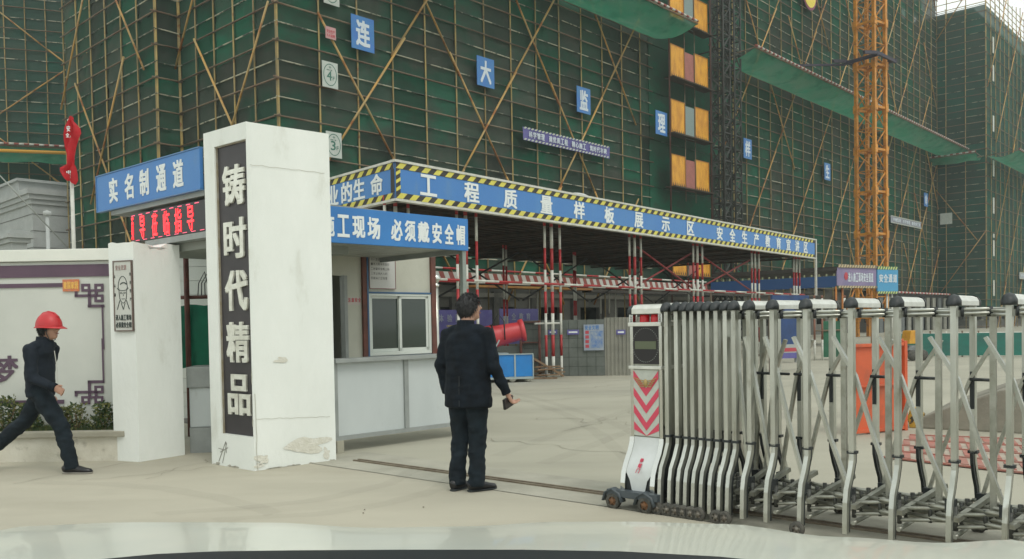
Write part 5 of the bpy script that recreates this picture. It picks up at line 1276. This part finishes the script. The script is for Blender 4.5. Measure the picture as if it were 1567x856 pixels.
t=thing('blue_board_wall','blue site board wall under the far end of the canopy','notice board',Fk.o,Fk.rz)
a=Fk.s(1182,455)[0];b=Fk.s(1238,455)[0];z_=Fk.s(1210,452)[1]
mb=MB();mb.box(a,b,0,.06,z_-1.3,z_);part('board',mb,mat('board_navy',(.02,.06,.19),.6,c2=(.015,.04,.12),ns=2),t)
for x in (a+.05,b-.05):
    mb=MB();mb.box(x-.04,x+.04,.07,.14,0,z_);part('support_post',mb,ledg,t)
# teal fence far right
ta=G(1376,547);tb=G(1600,546);Ft_=Fr(ta,math.degrees(math.atan2(tb.x-ta.x,tb.y-ta.y)));LTf=(tb-ta).length;zt_=Ft_.s(1480,510)[1]
t=thing('teal_fence','low teal mesh fence across the yard behind the gate','fence',Ft_.o,Ft_.rz);n=9
for i in range(n):
    mb=MB();x=LTf*i/n;vs=[(x+LTf/n*k/4,.04*mn.noise((i,k,1)),zz) for zz in (.05,zt_*.5,zt_) for k in range(5)];mb.add(vs,[(j*5+k,j*5+k+1,(j+1)*5+k+1,(j+1)*5+k) for j in range(2) for k in range(4)],True);part('mesh_panel',mb,teal_net,t)
    mb=MB();mb.tube((x,.05,0),(x,.05,zt_+.08),.03,6);part('fence_post',mb,white_p if i%3==0 else ledg,t)
mb=MB();mb.tube((0,.05,zt_),(LTf,.05,zt_),.025,6);part('top_rail',mb,white_p,t)
# ground storey columns of the right block, seen over the fence
Fz=Fr(FA.w(58,-1.5),FA.a)
t=thing('ground_storey_boards','grey boards and openings painted dark at the foot of the far facade','hoarding',Fz.o,Fz.rz)
for k in range(22):
    mb=MB();mb.box(k*1.9,k*1.9+.9,-.05,.1,0,3.3);part('board_panel',mb,ho2 if k%3 else mat('grey_panel_dark',(.12,.13,.13),.8),t)
mb=MB();mb.box(0,42,.3,.4,0,3.6);part('opening_shade_sheet',mb,inner,t)  # solid near-black sheet, painted shade for the openings between boards
mb=MB();xband(mb,(0,-.3,3.7),(20,-.3,3.7),.1,.5,6);part('striped_rail',mb,[MATS['faded_shaded_white'],red_p],t)
# dumper
gd=G(1396,552);t=thing('yellow_dumper','small yellow site dumper behind the orange-red panel','dumper',gd,rad(15))
mb=MB();mb.prism([(-.28,.55),(.18,.55),(.26,.98),(-.2,.98)],-.2,.2);part('skip_body',mb,mat('dumper_yellow',(.62,.33,.03),.5,c2=(.5,.22,.03),ns=3),t,bev=.03)
mb=MB();mb.box(-.3,.25,-.2,.2,.35,.5);part('chassis',mb,mat('chassis_grey',(.25,.27,.27),.6,c2=(.1,.1,.1),ns=6),t)
for x in (-.2,.2):
    for y in (-.25,.25):
        mb=MB();mb.lathe([(.001,-.06),(.16,-.06),(.18,0),(.16,.06),(.001,.06)],(x,y,.18),16,Matrix.Rotation(math.pi/2,3,'X'));part('wheel',mb,rubber,t)
# orange-red steel panel unit
pa=G(1302,667);Fp=Fr(pa,64);x1_=Fp.s(1381,600)[0];zp=Fp.s(1304,527)[1];zq=Fp.s(1381,524)[1]
t=thing('orange_steel_panel','orange-red framed steel panel standing in the yard behind the gate','steel panel',Fp.o,Fp.rz)
mb=MB();mb.box(.0,x1_,.01,.02,.04,zp-.02);part('sheet',mb,orange_b,t)
mb=MB();mb.box(0,x1_,-.03,.01,zp-.04,zp);mb.box(0,x1_,-.03,.01,.02,.06);mb.box(0,x1_,-.03,.009,zp*.52,zp*.52+.025);mb.box(0,.035,-.03,.01,.06,zp-.04);part('frame',mb,orange_b,t,bev=.004)
mb=MB();mb.box(x1_+.01,x1_+.06,-.03,.03,0,zp+.02);mb.box(x1_+.09,x1_+.15,.1,.16,0,zp+.04);mb.box(x1_+.05,x1_+.1,.0,.12,zp*.3,zp*.3+.04);mb.box(x1_+.05,x1_+.1,.0,.12,zp*.85,zp*.85+.04);part('hinge_post',mb,orange_b,t,bev=.004)
mb=MB();mb.box(.3,x1_,.03,.3,.0,.05);part('base_frame',mb,orange_b,t)
# concrete wedge kerb
ka=G(1392,655);kb=G(1640,668);Fk2=Fr(ka,math.degrees(math.atan2(kb.x-ka.x,kb.y-ka.y)));Lk=(kb-ka).length
t=thing('concrete_ramp','grey concrete ramp wedge with a hatched nose behind the gate','ramp',Fk2.o,Fk2.rz)
s1_=Fk2.s(1440,600)[0];s2_=Fk2.s(1530,600)[0];zz1=Fk2.s(1440,628)[1];zz2=Fk2.s(1530,598)[1];zz3=Fk2.s(1600,583)[1]
mb=MB();mb.prism([(.12,0),(Lk,0),(Lk,zz3+.02),(s2_,zz2),(s1_,zz1),(.12,Fk2.s(1402,640)[1])],0,2.2)
part('ramp_body',mb,mat('ramp_concrete',(.27,.255,.205),.95,c2=(.20,.19,.155),ns=3,bump=.25,bs=30,c3=(.14,.13,.1),ns3=1.5),t,bev=.02)
mb=MB();mb.prism([(0,0),(.118,0),(.118,.16),(.0,.24),(-.03,.12)],.0,.4);part('hatched_nose',mb,mat('nose_yellow',(.5,.3,.04),.6,c2=(.05,.045,.03),ns=12,lo=.48,hi=.52),t,bev=.01)
# red wash grating
w0,w1_,w2_,w3_=G(1392,668),G(1620,676),G(1640,735),G(1352,702)
t=thing('wash_grating','red and white painted steel grating plates on the yard ground','grating',w0,0)
def bil(u_,v_): return w0.lerp(w1_,u_).lerp(w3_.lerp(w2_,u_),v_)
mb=MB();mb.add([(*(bil(u_,v_)-w0),.012) for u_,v_ in ((0,0),(1,0),(1,1),(0,1))],[(0,1,2,3)]);part('base_plate',mb,mat('grating_pale',(.42,.37,.30),.8,c2=(.3,.25,.2),ns=6),t)
gr=mat('grating_red',(.38,.13,.10),.8,c2=(.32,.18,.145),ns=5)
for r_ in range(4):
    for c_ in range(12):
        u0_=c_/12;v0_=r_/4
        P=[bil(min(1,u0_+a_),v0_+b_)-w0 for a_,b_ in ((.0,.03),(.045,.03),(.075,.20),(.03,.20))]
        mb=MB();mb.add([(p.x,p.y,.02) for p in P]+[(p.x,p.y,.012) for p in P],[(0,1,2,3),(0,1,5,4),(1,2,6,5),(2,3,7,6),(3,0,4,7)]);part('red_plate',mb,gr,t)
for r_ in range(5):
    a_=bil(0,r_/4)-w0;b_=bil(1,r_/4)-w0;mb=MB();mb.bar((a_.x,a_.y,.018),(b_.x,b_.y,.018),.03,.016);part('bearer_bar',mb,gr,t)

mb=MB();mb.box(-80,170,-20,150,-1.0,47.0);hz=link('haze',mb.mesh('haze',None));hz['kind']='stuff'
hm=bpy.data.materials.new('haze_air');hm.use_nodes=True;hm.node_tree.nodes.clear();_o=hm.node_tree.nodes.new('ShaderNodeOutputMaterial');_v=hm.node_tree.nodes.new('ShaderNodeVolumePrincipled')
_v.inputs['Color'].default_value=(.86,.93,.90,1);_v.inputs['Density'].default_value=.0010;_v.inputs['Anisotropy'].default_value=.1;hm.node_tree.links.new(_v.outputs[0],_o.inputs['Volume']);hz.data.materials.clear();hz.data.materials.append(hm)
# ================================================================== people
def remesh(mb,vox,smooth=6,wr=0,wrs=9,seed=0):
    me=mb.mesh('tmp',navy);o=bpy.data.objects.new('tmp',me);COL.objects.link(o)
    m=o.modifiers.new('r','REMESH');m.mode='VOXEL';m.voxel_size=vox
    s=o.modifiers.new('s','SMOOTH');s.iterations=smooth;s.factor=.5
    bpy.context.view_layer.update();ev=o.evaluated_get(bpy.context.evaluated_depsgraph_get());r=bpy.data.meshes.new_from_object(ev)
    bpy.data.objects.remove(o)
    if wr:
        nn=[v.normal.copy() for v in r.vertices]
        for v,n in zip(r.vertices,nn):
            p=v.co;k=mn.noise((p.x*wrs+seed,p.y*wrs,p.z*wrs*1.6))+.6*mn.noise((p.x*wrs*2+5,p.y*wrs*2,p.z*wrs*3.4))
            v.co=p+n*(k*wr)
    for p in r.polygons:p.use_smooth=True
    return r
def V3(*a): return Vector(a)
def person(label,loc,heading,P,cloth,leg_m,height=1.72,vox=.011,helmet=False,group=None,glasses=False,jack_hem=.74,lum=None):
    t=thing('person',label,'person',(loc[0],loc[1],0),-rad(heading));k=height/1.72
    J={n:Vector(v)*k for n,v in P.items() if n[0]!='_'}
    # ------ body
    b=MB();hd=J['head'];face=rad(P['_face'][0]);R=Matrix.Rotation(-face,3,'Z')@Matrix.Rotation(rad(P['_face'][1]),3,'X')
    f=lambda x,y,z: hd+R@(Vector((x,y,z))*k)
    b.ell(hd,(.074*k,.093*k,.105*k),R,18,14);b.ell(f(0,.022,-.062),(.052*k,.062*k,.058*k),R);b.ell(f(0,.055,-.085),(.028*k,.03*k,.025*k),R)
    b.path([f(0,.088,.02),f(0,.108,-.018),f(0,.092,-.03)],[(.008,.010),(.013,.014),(.008,.012)],6)
    for s in (-1,1): b.ell(f(s*.074,-.005,-.008),(.012*k,.020*k,.036*k),R,8,6)
    b.path([J['neck']-Vector((0,0,.06)),J['neck'],f(0,-.01,-.06)],[(.07,.07),(.056,.058),(.052,.056)],12)
    b.path([J['pelvis'],J['chest'],J['neck']-Vector((0,0,.05))],[(.11,.07),(.11,.06),(.06,.05)],14,True,(1,0,0))
    for s,nm in ((-1,'L'),(1,'R')):
        b.path([J['sh'+nm],J['el'+nm],J['wr'+nm]],[.045,.036,.026],10)
        b.path([J['hip'+nm],J['kn'+nm],J['an'+nm]],[.075,.052,.036],10);b.path([J['an'+nm],J['an'+nm]+Vector((0,0,-.03))+(J['to'+nm]-J['an'+nm])*.4],[.036,.03],8)
        # hand
        w=J['wr'+nm];d=(J['ha'+nm]-w).normalized();c=w+d*.05;sd=Vector(P['_palm'+nm]).normalized();sd=(sd-d*sd.dot(d)).normalized();n_=d.cross(sd)
        b.path([w,w+d*.03,w+d*.06,w+d*.095],[(.022,.026),(.019,.036),(.017,.042),(.014,.040)],8,True,n_)
        curl=P['_curl'+nm][0]
        for q in range(4):
            o_=w+d*.09+sd*(.030-.020*q);L=[.072,.08,.074,.058][q];a1=rad(curl*.55);a2=rad(curl*1.25)
            d1=d*math.cos(a1)+n_*math.sin(a1);d2=d*math.cos(a2)+n_*math.sin(a2);b.path([o_,o_+d1*L*.45,o_+d1*L*.45+d2*L*.35,o_+d1*L*.45+d2*L*.6+n_*.006],[.0095,.009,.008,.0065],7)
        o_=w+d*.03+sd*.032;b.path([o_,o_+d*.03+sd*.022+n_*.008,o_+d*.06+sd*.026+n_*.022],[.012,.0105,.008],7)
    body=link('body',remesh(b,vox*.8,2),t);body.data.materials.clear();body.data.materials.append(skin)
    # ------ eyes, brows, mouth
    for s in (-1,1):
        mb=MB();mb.ell(f(s*.030,.083,.006),(.012,.008,.007),R,8,6);part('eye',mb,mat('eye_white',(.6,.58,.54),.3),t)
        mb=MB();mb.ell(f(s*.030,.090,.006),(.006,.004,.006),R,8,6);part('iris',mb,hair,t)
        mb=MB();mb.bar(f(s*.016,.093,.024),f(s*.044,.084,.026),.006,.006);part('eyebrow',mb,hair,t)
    mb=MB();mb.path([f(-.02,.088,-.052),f(0,.094,-.054),f(.02,.088,-.052)],[.004,.006,.004],6);part('mouth',mb,mat('lips',(.30,.11,.09),.5),t)
    # ------ hair
    mb=MB();n=40;m=16;vs=[]
    for j in range(m+1):
        ph=math.pi*.5*j/m*1.42
        for i in range(n):
            a=2*math.pi*i/n;fr=math.sin(a)  # +y front
            lim=1-.50*max(0,fr+.15)**.9 if fr>-.15 else 1.0
            p=ph*lim;g=1+.05*mn.noise((math.cos(a)*2.2,math.sin(a)*2.2,ph*4+height*9))+.035*mn.noise((math.cos(a)*9,math.sin(a)*9,ph*9))
            vs.append(f(.088*math.sin(p)*math.cos(a)*g,-.006+.108*math.sin(p)*math.sin(a)*g,.004+.122*math.cos(p)*g))
    mb.add(vs,[(j*n+i,j*n+(i+1)%n,(j+1)*n+(i+1)%n,(j+1)*n+i) for j in range(m) for i in range(n)],True);part('hair',mb,hair,t)
    rh=random.Random(5);mb=MB()
    for q in range(1500):
        a=rh.random()*2*math.pi;j=rh.random()**.7;fr=math.sin(a);lim=1-.50*max(0,fr+.15)**.9 if fr>-.15 else 1.0;p=math.pi*.5*1.42*j*lim*1.02
        e=lambda p_,g:f(.088*math.sin(p_)*math.cos(a)*g,-.006+.108*math.sin(p_)*math.sin(a)*g,.004+.122*math.cos(p_)*g)
        o1=e(p,1.0);o2=e(p+.22+rh.random()*.12,1.06+.07*rh.random());sd_=Vector((rh.uniform(-1,1),rh.uniform(-1,1),rh.uniform(-1,1))).normalized()*.004
        o2=o2+sd_*2.2;mb.add([o1-sd_,o1+sd_,o2],[(0,1,2)])
    o=part('hair_strands',mb,hair,t);o['kind']='stuff'
    # ------ jacket
    mb=MB();C,Pv,N=J['chest'],J['pelvis'],J['neck'];tw=Vector(P.get('_side',(1,0,0)))
    hem=Vector((Pv.x,Pv.y,jack_hem*k))
    pts=[hem,hem+Vector((0,0,.06)),Pv+Vector((0,0,.12)),C+Vector((0,-.005,-.08)),C+Vector((0,-.01,.07)),N+Vector((0,-.01,-.075)),N+Vector((0,-.005,-.03)),N+Vector((0,0,.015))]
    wd=P['_torso'];rr=[(wd[0],wd[0]*.66),(wd[0]*1.02,wd[0]*.68),(wd[1],wd[1]*.68),(wd[2],wd[2]*.64),(wd[2]*.98,wd[2]*.60),(wd[2]*.74,wd[2]*.50),(.095,.088),(.074,.076)]
    mb.path(pts,[(a*k,b_*k) for a,b_ in rr],20,True,tw)
    for nm in 'LR':
        s0=J['sh'+nm];e=J['el'+nm];w=J['wr'+nm];s_=-1 if nm=='L' else 1
        mb.ell(s0+Vector((0,0,-.01)),(.075*k,.07*k,.068*k));mb.path([s0,s0.lerp(e,.5),e,e.lerp(w,.5),w+(w-e).normalized()*.012],[.072*k,.064*k,.058*k,.050*k,.044*k],12)
        mb.ell(s0.lerp(N,.45)+Vector((0,0,.0)),(.09*k,.07*k,.05*k))
    j=link('jacket',remesh(mb,vox,5,.010,7,height),t);j.data.materials.clear();j.data.materials.append(cloth)
    mb=MB();mb.path([N+Vector((0,-.008,-.01)),N+Vector((0,-.006,.045))],[(.078,.082),(.070,.074)],16,False,tw);mb.path([N+Vector((0,-.006,.045)),N+Vector((0,-.008,-.01))],[(.062,.066),(.07,.074)],16,False,tw);part('collar',mb,cloth,t)
    # ------ trousers
    mb=MB();mb.path([Pv+Vector((0,0,.12)),Pv+Vector((0,0,.0)),Pv+Vector((0,0,-.09))],[(.155*k,.11*k),(.165*k,.12*k),(.12*k,.10*k)],16,True,tw)
    for nm in 'LR':
        h_,kn,an=J['hip'+nm],J['kn'+nm],J['an'+nm];mb.path([h_+Vector((0,0,.04)),h_.lerp(kn,.35),kn,kn.lerp(an,.5),an+(an-kn).normalized()*.035],[.100*k,.096*k,.080*k,.074*k,.074*k],14)
    j=link('trousers',remesh(mb,vox,5,.014,8,height+3),t);j.data.materials.clear();j.data.materials.append(leg_m)
    for nm in 'LR':
        an,to=J['an'+nm],J['to'+nm];d=(to-an);d.z=0;d.normalize();pit=rad(P.get('_pitch'+nm,(0,))[0]);dn=Vector((0,0,1))
        dd=d*math.cos(pit)-dn*math.sin(pit);uu=d*math.sin(pit)+dn*math.cos(pit);base=an-uu*.075
        mb=MB();sd=d.cross(dn);dd=dd*(1.12 if helmet else 1.0)
        pts=[base+dd*a for a in (-.075,-.05,.0,.07,.13,.175,.195)];hs_=[.035,.048,.050,.038,.027,.022,.010];ws=[.026,.036,.038,.043,.044,.033,.014]
        mb.path([p+uu*(h_*.9+.006) for p,h_ in zip(pts,hs_)],[(h_,w_) for h_,w_ in zip(hs_,ws)],12,True,tuple(uu));part('shoe',mb,leather,t)
        mb=MB();mb.path([p+uu*.006 for p in pts],[(.010,w_*1.05) for w_ in ws],10,True,tuple(uu));part('shoe_sole',mb,black_pl if not helmet else mat('sole_pale',(.30,.28,.24),.8),t)
    return t,f,R,J,k
# standing man, seen from behind, facing up the yard
P=dict(head=(.012,.035,1.60),neck=(0,-.01,1.445),chest=(0,0,1.24),pelvis=(0,0,.93),
 shL=(-.185,0,1.375),elL=(-.255,-.03,1.10),wrL=(-.235,.03,.86),haL=(-.23,.06,.76),
 shR=(.185,0,1.375),elR=(.265,.0,1.09),wrR=(.325,.10,.86),haR=(.35,.15,.78),
 hipL=(-.09,0,.90),knL=(-.105,.02,.49),anL=(-.115,-.02,.085),toL=(-.10,.15,.02),hipR=(.09,0,.90),knR=(.075,.03,.49),anR=(.065,.0,.085),toR=(.16,.15,.02),
 _face=(38,4),_palmL=(0,1,0),_palmR=(-.3,1,0),_curlL=(40,),_curlR=(70,),_torso=(.224,.210,.215))
m0=G(719,752);t,f,R,J,k=person('man in black jacket and dark trousers seen from behind beside the open gate',m0,28,P,navy,trs,1.70,jack_hem=.735)
# object held in the right hand
w=J['haR'];mb=MB();mb.box(-.012,.012,-.075,.075,-.045,.045,Matrix.Translation(w+Vector((-.02,-.03,-.005)))@Matrix.Rotation(rad(12),4,'X'));
o=single('wallet',mb,leather,'dark flat wallet held in the right hand of the man seen from behind','wallet',m0,-rad(28),bev=.004)
mb=MB();mb.bar(Vector((.0,-.15,.745)),Vector((.0,-.142,1.0)),.004,.004);part('jacket_vent',mb,black_pl,t)
# walking worker with helmet, heading to the right of the picture
P=dict(head=(0,.085,1.505),neck=(0,.035,1.375),chest=(0,-.02,1.15),pelvis=(0,-.03,.87),
 shL=(-.17,.01,1.30),elL=(-.22,-.10,1.03),wrL=(-.20,-.05,.80),haL=(-.19,-.02,.71),
 shR=(.17,-.02,1.30),elR=(.215,.02,1.01),wrR=(.20,.24,.905),haR=(.20,.33,.86),
 hipL=(-.085,-.04,.85),knL=(-.09,-.28,.52),anL=(-.09,-.66,.24),toL=(-.09,-.58,.06),
 hipR=(.085,.0,.85),knR=(.085,.25,.47),anR=(.085,.33,.085),toR=(.085,.50,.02),
 _face=(0,0),_palmL=(0,1,0),_palmR=(0,0,1),_curlL=(40,),_curlR=(55,),_torso=(.178,.175,.19),_pitchL=(58,))
m1=G(78,722);m1=Vector((-4.77,8.62));t,f,R,J,k=person('man in a red safety helmet and dark work clothes striding past the banner',m1,94,P,navy2,trs,1.68,helmet=True,jack_hem=.80)
hl=thing('safety_helmet','red safety helmet worn by the striding man','helmet',m1,-rad(94))
mb=MB();n=28;vs=[];m=9
for j in range(m+1):
    ph=math.pi/2*j/m*1.06
    for i in range(n):
        a=2*math.pi*i/n;vs.append(f(.108*math.sin(ph)*math.cos(a),-.002+.135*math.sin(ph)*math.sin(a),.022+.148*math.cos(ph)))
mb.add(vs,[(j*n+i,j*n+(i+1)%n,(j+1)*n+(i+1)%n,(j+1)*n+i) for j in range(m) for i in range(n)],True);part('shell',mb,helmet_m,hl)
mb=MB();vs=[]
for i in range(n+1):
    a=2*math.pi*i/n;fr=max(0,math.sin(a));e=1.10+.32*fr**3
    for rr_,zz in ((.98,.024),(e,.010-.012*fr),(e,.004-.012*fr),(.98,.014)): vs.append(f(.108*(1.08 if rr_>1 else rr_)*math.cos(a),-.002+.135*rr_*math.sin(a),zz))
mb.add(vs,[(i*4+q,i*4+(q+1)%4,(i+1)*4+(q+1)%4,(i+1)*4+q) for i in range(n) for q in range(4)],True);part('brim',mb,helmet_m,hl)
mb=MB();mb.path([f(0,y_,.022+.148*math.sqrt(max(0,1-(y_/.135)**2))+.004) for y_ in (-.11,-.06,0,.06,.11)],[(.008,.014)]*5,8,True,(0,0,1));part('crown_ridge',mb,helmet_m,hl)
for s in (-1,1):
    mb=MB();mb.path([f(s*.09,.02,.01),f(s*.082,.02,-.05),f(s*.05,.03,-.118),f(0,.035,-.13)],.005,5);part('chin_strap',mb,black_pl,hl)
gl=thing('spectacles','thin dark spectacles worn by the helmeted man','glasses',m1,-rad(94))
for s in (-1,1):
    mb=MB();pts=[f(s*.032+.022*math.cos(a),.100,.004+.015*math.sin(a)) for a in [2*math.pi*i/12 for i in range(13)]];mb.path(pts,.0022,5);part('rim',mb,black_pl,gl)
    mb=MB();mb.tube(f(s*.054,.100,.008),f(s*.078,.0,.006),.0025,5);part('temple',mb,black_pl,gl)
mb=MB();mb.path([f(-.01,.10,.008),f(.01,.10,.008)],.0025,5);part('bridge',mb,black_pl,gl)
mb=MB();mb.path([J['wrR']-Vector((0,.035,-.012)),J['wrR']+Vector((0,.02,-.006))],[.050,.046],12);part('dark_cuff',mb,navy,t)
mb=MB();mb.bars([J['neck']+Vector((.03,.115,-.10)),J['neck']+Vector((.03,.135,-.25)),J['neck']+Vector((.03,.14,-.42))],.006,.006,(1,0,0));part('white_piping',mb,white_p,t)
# guard in the booth doorway
P=dict(head=(0,.02,1.58),neck=(0,0,1.43),chest=(0,0,1.22),pelvis=(0,0,.93),
 shL=(-.18,0,1.36),elL=(-.24,-.02,1.08),wrL=(-.22,.08,.85),haL=(-.21,.12,.76),shR=(.18,0,1.36),elR=(.24,-.02,1.08),wrR=(.22,.08,.85),haR=(.21,.12,.76),
 hipL=(-.09,0,.90),knL=(-.1,.02,.49),anL=(-.1,0,.085),toL=(-.12,.15,.02),hipR=(.09,0,.90),knR=(.1,.02,.49),anR=(.1,0,.085),toR=(.12,.15,.02),
 _face=(0,0),_palmL=(0,1,0),_palmR=(0,1,0),_curlL=(40,),_curlR=(40,),_torso=(.19,.18,.2))
person('guard in dark blue standing in the shadowed booth doorway',FH.w(dl-.30,.55),195,P,navy2,trs,1.66,vox=.016,jack_hem=.8)
# ================================================================== the white car in the foreground
t=thing('white_car','white car front at the bottom of the view, its bonnet and black cowl','car',(0,0,0),0)
sil=[(-120,810),(0,806),(204,799.5),(408,800),(560,808),(700,806),(850,799),(956,798.5),(1101,802),(1282,822),(1440,831),(1567,825),(1700,822)]
def silz(px):
    for (a,b),(c,d) in zip(sil,sil[1:]):
        if a<=px<=c:
            k_=(px-a)/(c-a);k_=k_*k_*(3-2*k_);return b+(d-b)*k_
    return sil[0][1] if px<a else sil[-1][1]
YS=1.55
def crest(x):
    px=CXP+F*x/YS*1.0;d=ray(px,silz(px));return H+d.z/d.y*YS
NX=56;Yp=[(1.02,-.0),(1.10,.012),(1.25,.018),(1.40,.012),(1.55,0),(1.70,-.025),(1.85,-.06),(2.0,-.115),(2.12,-.19),(2.18,-.27)]
vs=[]
HW=.98
cwl=[(-200,900),(-40,880),(155,863),(240,856),(330,852),(450,851),(620,850),(800,850),(950,854),(1100,862),(1250,874),(1700,900)]
def interp(T,px):
    for (a,b),(c,d) in zip(T,T[1:]):
        if a<=px<=c: return b+(d-b)*(px-a)/(c-a)
    return T[0][1] if px<T[0][0] else T[-1][1]
for yy,dz in Yp:
    for i in range(NX+1):
        x=-HW+2*HW*i/NX;ed=max(0,abs(x)-.90)/.08;zc=crest(x)
        if yy<YS:
            pxn=CXP+F*x/1.02;d=ray(pxn,interp(cwl,pxn));zn=H+d.z/d.y*1.02;q=(yy-1.02)/(YS-1.02)
            z_=zn+(zc-zn)*q-.012*math.sin(math.pi*q)*0+.006*math.sin(math.pi*q)
        else: z_=zc-(zc-H)*0+dz-.16*(yy-YS)
        vs.append((x,yy,z_-.05*ed**2))
mb=MB();mb.add(vs,[(j*(NX+1)+i,j*(NX+1)+i+1,(j+1)*(NX+1)+i+1,(j+1)*(NX+1)+i) for j in range(len(Yp)-1) for i in range(NX)],True);part('bonnet',mb,car_w,t)
# black cowl : arc rising in the middle
cw=[(-40,880),(155,861),(240,853),(330,849),(450,847.5),(620,846.5),(800,846.5),(950,849),(1100,857),(1250,872)]
vs=[];yc=1.0
for yy,dp in ((1.0,0),(.93,.0),(.80,-.03),(.70,-.10)):
    for px,py in cw:
        d=ray(px,py);x=d.x/d.y*1.0;z_=H+d.z/d.y*1.0
        vs.append((x,yy,z_+dp+.004-(0 if yy==1.0 else .002)))
n=len(cw);mb=MB();mb.add(vs,[(j*n+i,j*n+i+1,(j+1)*n+i+1,(j+1)*n+i) for j in range(3) for i in range(n-1)],True);part('cowl',mb,dash_m,t)
for s in (-1,1):
    mb=MB();vs=[]
    prof=[(1.02,1.06),(1.55,1.04),(2.0,.93),(2.2,.80)]
    mb.prism([(.75,.25),(.95,.25),(1.0,.55),(1.25,.70),(1.55,.72),(1.85,.60),(2.0,.32),(2.25,.32),(2.25,.78),(2.05,.88),(1.55,1.00),(1.02,1.02),(.75,1.02)],s*.90,s*.99,'x');part('fender',mb,car_w,t,bev=.02)
    mb=MB();R_=Matrix.Rotation(math.pi/2,3,'Y');mb.lathe([(.2,-.1),(.3,-.1),(.33,-.06),(.33,.06),(.3,.1),(.2,.1)],(s*.86,1.48,.33),24,R_);wo=part('wheel',mb,rubber,t)
    mb=MB();mb.lathe([(.001,-.05),(.08,-.05),(.19,-.02),(.205,-.09),(.205,.09),(.19,.02),(.001,.05)],(s*.87,1.48,.33),20,R_);part('rim',mb,chrome,wo)
    mb=MB();mb.ell((s*.68,2.2,.72),(.2,.06,.08));part('headlight',mb,glass,t)
mb=MB();mb.box(-.9,.9,2.16,2.28,.28,.78);part('bumper',mb,car_w,t,bev=.04)
mb=MB();mb.box(-.45,.45,2.281,2.30,.5,.7);part('grille',mb,black_pl,t)
mb=MB();mb.box(-.88,.88,.95,2.14,.3,.82);part('engine_bay',mb,black_pl,t)
